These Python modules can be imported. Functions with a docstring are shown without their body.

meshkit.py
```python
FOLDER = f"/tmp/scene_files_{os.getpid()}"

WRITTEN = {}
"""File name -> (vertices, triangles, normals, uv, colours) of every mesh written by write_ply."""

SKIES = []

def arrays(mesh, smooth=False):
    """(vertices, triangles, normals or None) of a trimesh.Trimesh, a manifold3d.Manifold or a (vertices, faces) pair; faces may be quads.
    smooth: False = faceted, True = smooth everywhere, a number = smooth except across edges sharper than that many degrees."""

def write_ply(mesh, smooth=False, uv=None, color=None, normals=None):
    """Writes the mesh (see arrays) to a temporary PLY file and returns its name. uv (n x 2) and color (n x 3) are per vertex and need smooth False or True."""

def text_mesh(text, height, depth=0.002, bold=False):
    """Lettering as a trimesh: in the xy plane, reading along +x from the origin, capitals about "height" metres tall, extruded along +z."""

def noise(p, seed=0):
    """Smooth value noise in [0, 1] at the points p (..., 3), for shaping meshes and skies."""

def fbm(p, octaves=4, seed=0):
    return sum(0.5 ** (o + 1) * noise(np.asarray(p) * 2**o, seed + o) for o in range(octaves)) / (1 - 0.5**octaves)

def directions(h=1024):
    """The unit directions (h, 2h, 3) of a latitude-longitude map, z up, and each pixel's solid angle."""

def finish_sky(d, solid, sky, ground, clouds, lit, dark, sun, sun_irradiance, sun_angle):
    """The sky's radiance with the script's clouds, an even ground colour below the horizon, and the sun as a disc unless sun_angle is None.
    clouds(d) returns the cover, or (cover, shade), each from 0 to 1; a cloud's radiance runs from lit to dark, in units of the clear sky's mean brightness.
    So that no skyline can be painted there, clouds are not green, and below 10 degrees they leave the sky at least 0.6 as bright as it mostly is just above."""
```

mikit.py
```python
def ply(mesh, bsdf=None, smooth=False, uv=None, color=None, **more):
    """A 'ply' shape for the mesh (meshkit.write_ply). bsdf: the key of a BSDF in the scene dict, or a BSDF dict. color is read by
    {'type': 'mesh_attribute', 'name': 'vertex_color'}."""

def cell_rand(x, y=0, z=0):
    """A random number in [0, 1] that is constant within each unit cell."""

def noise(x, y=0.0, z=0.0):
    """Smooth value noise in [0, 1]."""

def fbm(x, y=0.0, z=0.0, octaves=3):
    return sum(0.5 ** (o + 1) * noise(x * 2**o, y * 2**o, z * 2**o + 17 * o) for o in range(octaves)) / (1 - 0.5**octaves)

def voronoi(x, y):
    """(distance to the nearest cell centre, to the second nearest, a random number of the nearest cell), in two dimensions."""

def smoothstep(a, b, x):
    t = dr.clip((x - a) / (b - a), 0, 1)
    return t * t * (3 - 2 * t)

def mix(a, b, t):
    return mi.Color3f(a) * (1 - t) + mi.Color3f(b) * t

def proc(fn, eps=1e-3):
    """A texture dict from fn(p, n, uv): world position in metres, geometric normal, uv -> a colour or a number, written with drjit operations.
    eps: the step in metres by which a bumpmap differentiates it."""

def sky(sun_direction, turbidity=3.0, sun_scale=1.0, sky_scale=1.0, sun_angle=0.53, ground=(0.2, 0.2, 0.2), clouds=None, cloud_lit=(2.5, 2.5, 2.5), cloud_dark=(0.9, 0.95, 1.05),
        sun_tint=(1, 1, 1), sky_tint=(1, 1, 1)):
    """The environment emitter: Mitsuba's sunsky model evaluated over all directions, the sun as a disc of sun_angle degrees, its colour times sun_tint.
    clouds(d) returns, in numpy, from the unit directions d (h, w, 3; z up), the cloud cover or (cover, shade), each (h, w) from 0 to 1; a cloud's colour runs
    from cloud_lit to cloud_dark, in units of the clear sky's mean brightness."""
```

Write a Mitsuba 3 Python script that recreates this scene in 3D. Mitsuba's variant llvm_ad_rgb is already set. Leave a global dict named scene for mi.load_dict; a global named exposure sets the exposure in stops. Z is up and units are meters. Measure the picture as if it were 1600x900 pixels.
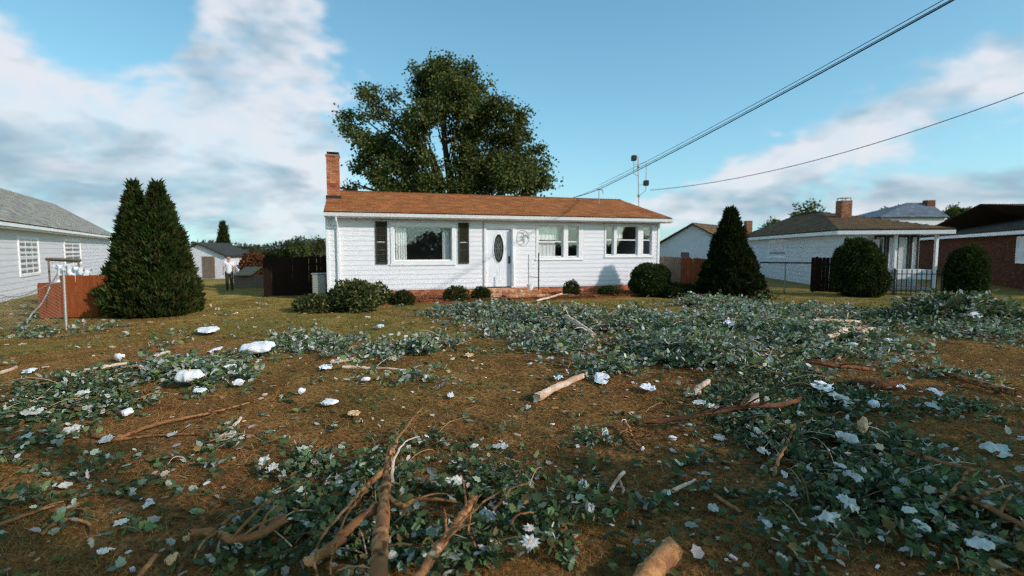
import math
import numpy as np
import trimesh
import manifold3d
import drjit as dr
import mitsuba as mi
import mikit
import meshkit
from mikit import proc, fbm as tfbm, noise as tnoise, voronoi, cell_rand, smoothstep, mix
from shapely.geometry import Polygon, LineString, box as sbox

T = mi.ScalarTransform4f
exposure = 2.22
scene, labels = {}, {}

# ------------------------------------------------------------------ camera, sky
PITCH = math.radians(4.29)
scene['camera'] = {
    'type': 'thinlens', 'fov': 90.0, 'near_clip': 0.05, 'far_clip': 2000.0,
    'aperture_radius': 0.008, 'focus_distance': 5.0,
    'to_world': T().look_at(origin=[0, 0, 1.7], target=[0, math.cos(PITCH), 1.7 - math.sin(PITCH)], up=[0, 0, 1]),
}
SUN_EL, SUN_AZ = math.radians(26), math.radians(60)       # azimuth: from straight behind the camera round to its right
SUN = [math.cos(SUN_EL) * math.sin(SUN_AZ), -math.cos(SUN_EL) * math.cos(SUN_AZ), math.sin(SUN_EL)]


def clouds(d):
    el = np.degrees(np.arcsin(np.clip(d[..., 2], -1, 1)))
    az = np.degrees(np.arctan2(d[..., 0], d[..., 1]))
    k = 1.0 / (np.maximum(d[..., 2], 0.0) + 0.22)
    p = np.stack([d[..., 0] * k, d[..., 1] * k, d[..., 2] * 0 + 3.1], -1)
    warp = np.stack([meshkit.fbm(p * 2.3 + 9.0, 4, 5), meshkit.fbm(p * 2.3 + 31.0, 4, 6), p[..., 2] * 0], -1) - 0.5
    q = p + 0.30 * warp
    big = meshkit.fbm(q * np.array([1.5, 2.0, 1]), 3, 11)
    fine = meshkit.fbm(q * np.array([5.0, 7.5, 1]), 5, 23)
    wisp = meshkit.fbm(q * np.array([15.0, 24.0, 1]), 4, 41)
    # brightness structure: billows seen from the side, stretched along the horizon
    s = np.stack([az * 0.20, el * 0.42, az * 0 + 1.7], -1)
    s = s + 1.3 * warp * np.array([1.0, 1.0, 0])
    bil = meshkit.fbm(s, 5, 61)

    def blob(a0, e0, sa, se, tilt=0.0):
        x = (az - a0) / sa
        y = (el - e0 - tilt * (az - a0)) / se
        return np.exp(-(x * x + y * y))

    bias = (0.32 * blob(-45, 13.5, 9, 5.0, -0.35) + 0.36 * blob(-40, 7.5, 18, 5.0) + 0.32 * blob(-28, 13, 9, 6.5) + 0.28 * blob(-23, 8.5, 7, 5) + 0.26 * blob(-23, 21, 7, 4) + 0.20 * blob(-29, 24, 7, 3.5)
            + 0.38 * blob(29, 8.6, 12, 2.5, 0.32) + 0.26 * blob(43, 14, 8, 3.5) + 0.34 * blob(42, 3.6, 15, 2.8) + 0.22 * blob(14, 4, 10, 2.4, 0.2) + 0.30 * blob(-22, 3, 9, 2.4)
            + 0.22 * blob(45, 24, 5, 3)
            - 0.42 * blob(4, 20, 14, 14) - 0.22 * blob(24, 22, 15, 6) - 0.42 * blob(-36.5, 20, 5.5, 4.5, 0.5) - 0.20 * blob(-25, 11.7, 3.5, 0.8) - 0.14 * blob(-16, 8, 3, 2.5))
    away = np.clip((np.abs(az) - 48) / 25, 0, 1)
    # the puffs themselves keep their height near the horizon
    g = np.stack([az * 0.16, el * 0.26, az * 0 + 4.4], -1) + 0.9 * warp * np.array([1.0, 1.0, 0])
    puff = 0.62 * meshkit.fbm(g, 3, 71) + 0.38 * meshkit.fbm(g * 4.3, 5, 73)
    v = 0.18 * big + 0.16 * fine + 0.10 * wisp + 0.56 * puff + bias * (1 - away) + 0.06 * away
    cover = np.clip((v - 0.55) / 0.24, 0, 1)
    cover = (cover * cover * (3 - 2 * cover)) * np.clip(0.78 + 0.9 * (puff - 0.45), 0.6, 0.96)
    veil = 0.36 * np.exp(-(np.maximum(el, 0) / 7.0) ** 2)
    shade = np.clip((0.50 - bil) * 3.4 + 0.28 + (0.5 - fine) * 0.9 + (1.0 * blob(-45, 7.2, 13, 2.6, -0.05) + 0.35 * blob(-30, 16.5, 7, 2.5) + 0.8 * blob(40, 5.4, 14, 1.7) - 0.5 * blob(-36, 11.5, 12, 2.6, -0.25) - 0.5 * blob(33, 9.6, 14, 2.2, 0.32)) * (1 - away), 0, 1)
    tot = 1 - (1 - cover) * (1 - veil)
    return tot, np.where(tot > 1e-6, (cover * shade + (tot - cover) * 0.55) / np.maximum(tot, 1e-6), 0)


scene['sky_light'] = mikit.sky(SUN, turbidity=3.0, sun_scale=0.60, sky_scale=1.3, sun_angle=0.9, ground=(0.12, 0.09, 0.05), clouds=clouds,
                               cloud_lit=(1.80, 1.84, 1.96), cloud_dark=(0.74, 1.06, 1.30), sun_tint=(0.82, 0.92, 1.38), sky_tint=(0.82, 1.11, 1.06))

# ------------------------------------------------------------------ materials


def M(name, d):
    scene['material_' + name] = d
    return 'material_' + name


def pr(col, rough=0.7, spec=0.3, **k):
    return {'type': 'principled', 'base_color': col if isinstance(col, dict) else {'type': 'rgb', 'value': list(col)}, 'roughness': rough, 'specular': spec, **k}


def two(d):
    return {'type': 'twosided', 'bsdf': d}


VC = {'type': 'mesh_attribute', 'name': 'vertex_color'}
LEAF = M('leaf', {'type': 'principledthin', 'base_color': VC, 'roughness': 0.42, 'diff_trans': 0.55, 'spec_trans': 0.0, 'eta': 1.4})
VSOLID = M('coloured', two(pr(VC, 0.85, 0.2)))
VSATIN = M('coloured_satin', two(pr(VC, 0.45, 0.4)))


def grime(base, dirt, f1=0.8, f2=6.0, amt=0.35):
    def fn(p, n, uv):
        a = tfbm(p.x * f1, p.y * f1, p.z * f1 * 1.6, 3)
        b = tfbm(p.x * f2, p.y * f2, p.z * f2, 3)
        low = smoothstep(0.9, 0.2, p.z) * 0.25
        return mix(base, dirt, dr.clip((smoothstep(0.40, 0.75, a * 0.6 + b * 0.4) + low) * amt, 0, 1))
    return proc(fn)


SIDING = M('siding', two({'type': 'diffuse', 'reflectance': grime((0.80, 0.80, 0.82), (0.66, 0.66, 0.64), 0.35, 0.9, amt=0.20)}))
TRIM = M('trim', two(pr(grime((0.80, 0.80, 0.79), (0.55, 0.54, 0.50), 0.6, 1.5, amt=0.2), 0.45, 0.4)))
DOORW = M('door_paint', two(pr(grime((0.76, 0.78, 0.82), (0.6, 0.6, 0.58), 0.6, 1.5, amt=0.15), 0.4, 0.4)))
STUCCO = M('stucco', two({'type': 'diffuse', 'reflectance': grime((0.72, 0.74, 0.76), (0.57, 0.57, 0.54), 0.3, 0.8, amt=0.25)}))
MORTAR = M('mortar', two(pr(grime((0.36, 0.27, 0.2), (0.22, 0.16, 0.11), 2, 15), 0.95, 0.1)))
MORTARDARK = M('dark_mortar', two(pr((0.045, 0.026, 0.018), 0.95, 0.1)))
DARKROOM = M('room', two(pr((0.24, 0.23, 0.21), 0.9, 0.1)))
SHUTTER = M('shutter', two(pr(grime((0.035, 0.032, 0.02), (0.05, 0.045, 0.03), 1, 3), 0.55, 0.3)))
CURTAIN = M('curtain', two(pr((0.72, 0.74, 0.72), 0.9, 0.1)))
GLASS = M('glass', {'type': 'thindielectric', 'int_ior': 1.52})
DARKGLASS = M('far_glass', two(pr((0.035, 0.04, 0.045), 0.08, 0.6)))
IRON = M('iron', two(pr((0.018, 0.017, 0.014), 0.5, 0.4)))
STEEL = M('galvanised', two(pr(grime((0.34, 0.33, 0.29), (0.3, 0.27, 0.22), 1.5, 5), 0.5, 0.4, metallic=0.35)))
CABLE = M('cable', two(pr((0.07, 0.085, 0.09), 0.6, 0.3)))
DECK = M('roof_deck', two(pr((0.07, 0.045, 0.03), 0.9, 0.1)))


def plank_tex(a, b, across=38.0, along=2.2):
    def fn(p, n, uv):
        g = tfbm(p.x * across, p.y * across, p.z * along, 3)
        big = tfbm(p.x * 1.3, p.y * 1.3, p.z * 0.8, 2)
        return mix(a, b, dr.clip(g * 0.75 + big * 0.45 - 0.1, 0, 1))
    return proc(fn)


WOODRED = M('red_wood', two(pr(plank_tex((0.14, 0.034, 0.010), (0.36, 0.095, 0.028)), 0.8, 0.15)))
WOODDARK = M('dark_wood', two(pr(plank_tex((0.010, 0.005, 0.003), (0.026, 0.011, 0.006)), 0.8, 0.15)))
WOODGREY = M('weathered_wood', two(pr(plank_tex((0.12, 0.09, 0.065), (0.25, 0.20, 0.15)), 0.85, 0.1)))
WOODRUST = M('rust_wood', two(pr(plank_tex((0.10, 0.034, 0.014), (0.26, 0.09, 0.035)), 0.85, 0.1)))
WOODTAN = M('tan_wood', two(pr(plank_tex((0.22, 0.16, 0.10), (0.36, 0.28, 0.18)), 0.85, 0.1)))


def bark_tex(a, b, c, f=26.0):
    def fn(p, n, uv):
        g = tfbm(p.x * f, p.y * f, p.z * f, 4)
        big = tfbm(p.x * 5, p.y * 5, p.z * 5, 2)
        return mix(mix(a, b, smoothstep(0.3, 0.7, g)), c, smoothstep(0.5, 0.72, big))
    return proc(fn)


def bumped(d, f=45.0, h=0.008):
    return two({'type': 'bumpmap', 'arbitrary': proc(lambda p, n, uv: tfbm(p.x * f, p.y * f, p.z * f, 3) * h, 0.002), 'scale': 1.0, 'bsdf': d})


BARK = M('bark', bumped(pr(bark_tex((0.05, 0.04, 0.03), (0.11, 0.085, 0.06), (0.08, 0.065, 0.05)), 0.9, 0.1)))
TWIG = M('brown_twig', bumped(pr(bark_tex((0.09, 0.036, 0.014), (0.44, 0.205, 0.080), (0.27, 0.115, 0.045), 34), 0.8, 0.2)))
PEELED = M('peeled_wood', bumped(pr(bark_tex((0.60, 0.42, 0.30), (0.74, 0.58, 0.45), (0.48, 0.30, 0.18)), 0.65, 0.25), 60, 0.002))
REDBARK = M('red_bark', bumped(pr(bark_tex((0.10, 0.036, 0.016), (0.26, 0.10, 0.045), (0.16, 0.07, 0.035)), 0.85, 0.15)))
ORANGEWOOD = M('orange_wood', bumped(pr(bark_tex((0.30, 0.13, 0.045), (0.50, 0.25, 0.10), (0.22, 0.10, 0.045), 18), 0.75, 0.2)))
CUTWOOD = M('cut_wood', two(pr(bark_tex((0.55, 0.34, 0.18), (0.72, 0.50, 0.30), (0.46, 0.26, 0.13), 30), 0.8, 0.15)))
PALEFLAKE = M('pale_flake', two(pr(grime((0.58, 0.58, 0.52), (0.34, 0.33, 0.28), 5, 26, 0.6), 0.6, 0.3)))
FOAM = M('white_scrap', two(pr(grime((0.80, 0.81, 0.83), (0.55, 0.54, 0.50), 4, 22, 0.4), 0.7, 0.2)))


def lawn_fn(p, n, uv):
    a = tfbm(p.x * 0.35, p.y * 0.35, 0.0, 3)
    b = tfbm(p.x * 2.6, p.y * 2.6, 3.0, 3)
    c = tfbm(p.x * 34, p.y * 34, 7.0, 3)
    near = mix((0.115, 0.056, 0.020), (0.27, 0.130, 0.045), smoothstep(0.3, 0.72, b * 0.6 + c * 0.4))
    far = mix((0.17, 0.125, 0.032), (0.27, 0.185, 0.052), smoothstep(0.3, 0.7, b))
    col = mix(near, far, dr.clip(smoothstep(6.5, 14.0, p.y + (a - 0.5) * 9), 0, 1))
    col = mix(col, (0.105, 0.105, 0.028), smoothstep(0.50, 0.68, a * 0.5 + b * 0.5) * (0.15 + 0.6 * smoothstep(5.0, 12.0, p.y)))
    return col * (0.45 + 1.1 * c)


LAWN = M('lawn', two({'type': 'bumpmap', 'arbitrary': proc(lambda p, n, uv: tfbm(p.x * 22, p.y * 22, 0.0, 3) * 0.03, 0.004), 'scale': 1.0, 'bsdf': pr(proc(lawn_fn), 0.95, 0.1)}))
MULCH = M('mulch', two(pr(bark_tex((0.14, 0.048, 0.018), (0.26, 0.095, 0.036), (0.10, 0.05, 0.025), 20), 0.95, 0.1)))
ASPHALT = M('asphalt', two(pr(grime((0.055, 0.053, 0.05), (0.09, 0.085, 0.08), 0.7, 9, 0.7), 0.9, 0.2)))
CONCRETE = M('concrete', two(pr(grime((0.42, 0.38, 0.32), (0.26, 0.22, 0.17), 1.5, 12, 0.6), 0.9, 0.2)))

# ------------------------------------------------------------------ helpers
rng = np.random.default_rng(7)


def numbered(name):
    if name not in USED:
        USED.add(name)
        return name
    k = 1
    while f'{name}_{k:03d}' in USED:
        k += 1
    USED.add(f'{name}_{k:03d}')
    return f'{name}_{k:03d}'


USED = set()


def thing(name, label, cat, group=None):
    key = numbered(name)
    labels[key] = {'label': label, 'category': cat}
    if group:
        labels[key]['group'] = group
    return key


def put(key, mesh, mat, smooth=False, color=None, kind=None, label=None):
    """One entry under exactly this key."""
    USED.add(key)
    scene[key] = mikit.ply(mesh, mat, smooth, color=color)
    if kind or label:
        labels.setdefault(key, {})
        if kind:
            labels[key]['kind'] = kind
        if label:
            labels[key]['label'] = label
    return key


def part(parent, name, mesh, mat, smooth=False, color=None, kind=None, label=None):
    return put(numbered(parent + '__' + name), mesh, mat, smooth, color, kind, label)


def struct(key, mesh, mat, smooth=False, label=None):
    return put(key, mesh, mat, smooth, kind='structure', label=label)


def cat(*ms):
    return trimesh.util.concatenate([m for m in ms if m is not None])


def bx(x0, x1, y0, y1, z0, z1):
    m = trimesh.creation.box([abs(x1 - x0), abs(y1 - y0), abs(z1 - z0)])
    m.apply_translation([(x0 + x1) / 2, (y0 + y1) / 2, (z0 + z1) / 2])
    return m


def rbx(x0, x1, y0, y1, z0, z1, r=0.006):
    """A box with chamfered edges."""
    a = [np.array([x0 + sx, y0, z0]) for sx in (0,)]
    pts = []
    for x, sx in ((x0, 1), (x1, -1)):
        for y, sy in ((y0, 1), (y1, -1)):
            for z, sz in ((z0, 1), (z1, -1)):
                pts += [(x + sx * r, y + sy * r, z), (x + sx * r, y, z + sz * r), (x, y + sy * r, z + sz * r)]
    return trimesh.convex.convex_hull(np.array(pts))


def frame(p0, p1, z=0.0):
    """Matrix of a wall standing on p0 -> p1: local x along it, local y to the left of that (into the house), z up."""
    p0, p1 = np.array(p0, float), np.array(p1, float)
    d = (p1 - p0) / np.linalg.norm(p1 - p0)
    m = np.eye(4)
    m[:2, 0], m[:2, 1], m[:3, 3] = d, (-d[1], d[0]), (p0[0], p0[1], z)
    return m


def tf(mesh, m):
    mesh = mesh.copy()
    mesh.apply_transform(m)
    return mesh


def holed(x0, x1, z0, z1, holes, y0, y1):
    """A slab in the local wall frame with rectangular or polygonal holes."""
    poly = sbox(x0, z0, x1, z1)
    for h in holes:
        poly = poly.difference(sbox(h[0], h[2], h[1], h[3]) if not hasattr(h, 'area') else h)
    ms = []
    for g in getattr(poly, 'geoms', [poly]):
        m = trimesh.creation.extrude_polygon(g, y1 - y0, engine='earcut')
        v = m.vertices.copy()
        m.vertices = np.stack([v[:, 0], y1 - v[:, 2], v[:, 1]], 1)
        ms.append(m)
    return cat(*ms)


def ring(x0, x1, z0, z1, w, y0, y1, bottom=None):
    return holed(x0, x1, z0, z1, [(x0 + w, x1 - w, z0 + (bottom or w), z1 - w)], y0, y1)


def tube(path, radii, n=9, wob=0.0, seed=0, cap=True):
    P = np.asarray(path, float)
    R = np.broadcast_to(np.asarray(radii, float), (len(P),)).copy()
    r_ = np.random.default_rng(seed)
    t = np.gradient(P, axis=0)
    t /= np.linalg.norm(t, axis=1, keepdims=True) + 1e-12
    a = np.array([0, 0, 1.0]) if abs(t[0, 2]) < 0.9 else np.array([1.0, 0, 0])
    u = np.cross(t[0], a)
    u /= np.linalg.norm(u)
    ang = np.arange(n) * 2 * np.pi / n
    rings = []
    for i in range(len(P)):
        u = u - t[i] * (u @ t[i])
        u /= np.linalg.norm(u)
        w = np.cross(t[i], u)
        rr = R[i] * (1 + wob * r_.normal(size=n))
        rings.append(P[i] + np.outer(np.cos(ang) * rr, u) + np.outer(np.sin(ang) * rr, w))
    V = np.vstack(rings)
    F = []
    for i in range(len(P) - 1):
        for k in range(n):
            a0, b0 = i * n + k, i * n + (k + 1) % n
            F += [(a0, b0, b0 + n), (a0, b0 + n, a0 + n)]
    if cap:
        V = np.vstack([V, P[0], P[-1]])
        c0, c1 = len(V) - 2, len(V) - 1
        for k in range(n):
            F.append((c0, (k + 1) % n, k))
            F.append((c1, (len(P) - 1) * n + k, (len(P) - 1) * n + (k + 1) % n))
    return trimesh.Trimesh(V, np.array(F), process=False)


def spline(pts, n=24):
    from scipy.interpolate import CubicSpline, PchipInterpolator
    P = np.asarray(pts, float)
    if len(P) == 2:
        return P[0] + (P[1] - P[0]) * np.linspace(0, 1, n)[:, None]
    s = np.concatenate([[0], np.cumsum(np.linalg.norm(np.diff(P, axis=0), axis=1))])
    return PchipInterpolator(s, P)(np.linspace(0, s[-1], n))


def boxes(c, half, X, Y, Z):
    """n boxes as one (vertices, faces): centres (n, 3), half sizes (n, 3), axes (n, 3) each."""
    c, half = np.asarray(c, float), np.asarray(half, float)
    n = len(c)
    X, Y, Z = (np.broadcast_to(np.asarray(a, float), (n, 3)) for a in (X, Y, Z))
    s = np.array([[x, y, z] for x in (-1, 1) for y in (-1, 1) for z in (-1, 1)], float)
    V = c[:, None] + sum(s[None, :, k:k + 1] * half[:, None, k:k + 1] * a[:, None] for k, a in enumerate((X, Y, Z)))
    f = np.array([[0, 1, 3], [0, 3, 2], [4, 6, 7], [4, 7, 5], [0, 4, 5], [0, 5, 1], [2, 3, 7], [2, 7, 6], [0, 2, 6], [0, 6, 4], [1, 5, 7], [1, 7, 3]])
    F = (f[None] + (np.arange(n) * 8)[:, None, None]).reshape(-1, 3)
    return V.reshape(-1, 3), F


def unit(a):
    return a / (np.linalg.norm(a, axis=-1, keepdims=True) + 1e-12)


OUT4 = np.array([[0, 0], [0.45, 0.5], [1, 0], [0.45, -0.5]])
OUT9 = np.array([[0, 0], [0.10, 0.26], [0.22, 0.50], [0.42, 0.40], [0.66, 0.46], [0.76, 0.22], [1, 0.0], [0.76, -0.22], [0.66, -0.46], [0.42, -0.40], [0.22, -0.50], [0.10, -0.26]])
OUT6 = np.array([[0, 0], [0.25, 0.42], [0.65, 0.40], [1, 0], [0.65, -0.40], [0.25, -0.42]])


def leaves(base, axis, nrm, L, W, col, outline=OUT4, fold=0.18, curl=0.0):
    """Leaf blades as one (V, F, C): base points, axis and normal per leaf; each a fan round a sunk mid-rib point."""
    base, axis, nrm = np.asarray(base, float), unit(np.asarray(axis, float)), np.asarray(nrm, float)
    nrm = unit(nrm - axis * (nrm * axis).sum(-1, keepdims=True))
    side = np.cross(nrm, axis)
    n, k = len(base), len(outline)
    L, W = np.broadcast_to(L, (n,)), np.broadcast_to(W, (n,))
    o = outline
    cu = np.broadcast_to(curl, (n,))
    V = (base[:, None] + axis[:, None] * (o[None, :, 0:1] * L[:, None, None]) + side[:, None] * (o[None, :, 1:2] * W[:, None, None])
         - nrm[:, None] * ((o[None, :, 0:1] ** 2) * (cu * L)[:, None, None]))
    mid = base + axis * (0.48 * L)[:, None] - nrm * ((fold * W) + 0.23 * cu * L)[:, None]
    V = np.concatenate([V, mid[:, None]], 1)
    f = np.array([[i, (i + 1) % k, k] for i in range(k)])
    F = (f[None] + (np.arange(n) * (k + 1))[:, None, None]).reshape(-1, 3)
    C = np.repeat(np.broadcast_to(col, (n, 3)), k + 1, axis=0)
    return V.reshape(-1, 3), F, C


def join(parts_):
    V, F, C, at = [], [], [], 0
    for v, f, c in parts_:
        V.append(v)
        F.append(f + at)
        C.append(c)
        at += len(v)
    return np.vstack(V), np.vstack(F), np.vstack(C)


def palette(cols, n, r, var=0.18):
    cols = np.array(cols, float)
    c = cols[r.integers(0, len(cols), n)]
    return np.clip(c * (1 + var * r.normal(size=(n, 1))) * (1 + 0.06 * r.normal(size=(n, 3))), 0.004, 0.9)


def sphere_dirs(n, r):
    return unit(r.normal(size=(n, 3)))


def clumpy_crown(blobs, per_m3, leaf, cols, seed, tips=0.36, leaves_per=46, outline=OUT6):
    """Leaves gathered in twig-end clumps spread through ellipsoid lobes, so sky shows between the clumps."""
    r = np.random.default_rng(seed)
    out = []
    for (c, rad, dens) in blobs:
        c, rad = np.array(c, float), np.broadcast_to(np.array(rad, float), (3,))
        vol = 4.19 * rad.prod()
        k = max(3, int(vol * per_m3 * dens))
        d = sphere_dirs(k, r)
        q = c + d * rad * (r.uniform(0.0, 1, (k, 1)) ** 0.42)
        shade = r.normal(1, 0.16, (k, 1))
        size = tips * r.uniform(0.6, 1.35, (k, 1))
        n = leaves_per
        off = r.normal(size=(k, n, 3)) * size[:, None] * np.array([0.55, 0.55, 0.42])
        pts = (q[:, None] + off).reshape(-1, 3)
        axis = unit(off.reshape(-1, 3) + 0.8 * r.normal(size=(k * n, 3)) * size.repeat(n, 0) + np.array([0, 0, -0.12]))
        nrm = unit(r.normal(size=(k * n, 3)) + np.array([0, 0, 0.9]))
        col = palette(cols, k * n, r) * np.clip(shade.repeat(n, 0), 0.6, 1.5)
        ll = leaf * r.uniform(0.7, 1.3, k * n)
        out.append(leaves(pts, axis, nrm, ll, ll * 0.8, col, outline, 0.12, 0.2))
    return join(out)


def leaf_ball(blobs, n, leaf, cols, seed, outline=OUT4, hang=0.0, shell=0.35, lift=0.35):
    """A shrub: leaves spread through ellipsoids, denser towards the outside."""
    r = np.random.default_rng(seed)
    out = []
    for (c, rad, share) in blobs:
        k = int(n * share)
        d = sphere_dirs(k, r)
        rad = np.broadcast_to(np.array(rad, float), (3,))
        lump = 1 + 0.24 * (meshkit.fbm(d * 2.3 + np.array(c) * 3.1, 3, seed) - 0.5) * 2
        p = np.array(c) + d * rad * (1 - shell * r.uniform(0, 1, (k, 1)) ** 1.6) * lump[:, None]
        ok = p[:, 2] > 0.02
        p, d = p[ok], d[ok]
        k = len(p)
        axis = unit(d + 0.7 * r.normal(size=(k, 3)) + np.array([0, 0, lift]))
        nrm = unit(d * 0.5 + r.normal(size=(k, 3)) * 0.6 + np.array([0, 0, 0.4]))
        ll = leaf * r.uniform(0.6, 1.4, k)
        out.append(leaves(p, axis, nrm, ll, ll * 0.55, palette(cols, k, r), outline, 0.1, 0.2))
    return join(out)


def foliage_part(parent, name, vfc):
    return part(parent, name, (vfc[0], vfc[1]), LEAF, False, vfc[2])


def tabs(poly, exposure_, tabw, cols, seed, thick=0.009, lift=0.004):
    """Shingle courses on a roof plane (its polygon, eave edge first): butted tabs, each course lapping the one below."""
    r = np.random.default_rng(seed)
    P = np.array(poly, float)
    o, u = P[0], unit(P[1] - P[0])
    nrm = unit(np.cross(P[1] - P[0], P[-1] - P[0]))
    if nrm[2] < 0:
        nrm = -nrm
    v = np.cross(nrm, u)
    q = np.stack([(P - o) @ u, (P - o) @ v], 1)
    if q[:, 1].mean() < 0:
        v = -v
        q[:, 1] *= -1
    pg = Polygon(q)
    h = q[:, 1].max()
    cs, hs, cc = [], [], []
    k = 0
    while k * exposure_ < h:
        vm = min((k + 0.5) * exposure_, h - 0.01)
        line = pg.intersection(LineString([(-100, vm), (200, vm)]))
        if not line.is_empty:
            a, b = line.bounds[0], line.bounds[2]
            edges = np.arange(a + tabw * (0.1 + 0.8 * r.random()), b, tabw)
            edges = np.concatenate([[a], edges, [b]])
            for x0, x1 in zip(edges[:-1], edges[1:]):
                if x1 - x0 < 0.02:
                    continue
                cs.append(((x0 + x1) / 2, vm, r.normal() * 0.0012))
                hs.append(((x1 - x0) / 2 - 0.003, exposure_ / 2 + 0.012))
        k += 1
    cs, hs = np.array(cs), np.array(hs)
    tilt = (thick * 0.8) / exposure_
    Y = unit(v - nrm * tilt)
    Z = unit(nrm + v * tilt)
    c = o + cs[:, :1] * u + cs[:, 1:2] * v + (cs[:, 2:3] + lift + thick / 2) * nrm
    V, F = boxes(c, np.column_stack([hs, np.full(len(hs), thick / 2)]), u, Y, Z)
    # handedness of (u, Y, Z) does not matter: the material is two-sided
    C = np.repeat(palette(cols, len(cs), r, 0.10), 8, axis=0)
    return V, F, C


def slab(poly, t=0.10):
    """A roof plane of real thickness: the polygon and its copy t below, closed at the edges."""
    P = np.array(poly, float)
    n = len(P)
    V = np.vstack([P, P - [0, 0, t]])
    F = [(0, i, i + 1) for i in range(1, n - 1)] + [(n, n + i + 1, n + i) for i in range(1, n - 1)]
    for i in range(n):
        j = (i + 1) % n
        F += [(i, i + n, j + n), (i, j + n, j)]
    return trimesh.Trimesh(V, np.array(F), process=False)


def bricks(length, height, z0, y, m, cols, seed, bw=0.205, bh=0.065, gap=0.011, depth=0.05, x0=0.0, proud=0.008):
    """A running-bond face of bricks in the wall frame m, standing proud of the mortar plane y (towards -y)."""
    r = np.random.default_rng(seed)
    cs, hs = [], []
    rows = int(round((height + gap) / (bh + gap)))
    pitch = (height + gap) / rows
    for k in range(rows):
        off = 0 if k % 2 == 0 else (bw + gap) / 2
        x = -off
        while x < length - 0.005:
            a, b = max(0.0, x), min(length, x + bw)
            if b - a > 0.03:
                cs.append((x0 + (a + b) / 2, y - proud + depth / 2 + r.normal() * 0.0015, z0 + k * pitch + (pitch - gap) / 2))
                hs.append(((b - a) / 2, depth / 2, (pitch - gap) / 2))
            x += bw + gap
    cs = np.array(cs)
    cw = cs @ m[:3, :3].T + m[:3, 3]
    V, F = boxes(cw, hs, m[:3, 0], m[:3, 1], m[:3, 2])
    return V, F, np.repeat(palette(cols, len(cs), r, 0.16), 8, axis=0)


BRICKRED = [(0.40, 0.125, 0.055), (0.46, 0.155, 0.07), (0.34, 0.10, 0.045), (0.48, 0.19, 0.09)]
BRICKDARK = [(0.095, 0.032, 0.014), (0.12, 0.042, 0.018), (0.075, 0.026, 0.012)]

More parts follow.
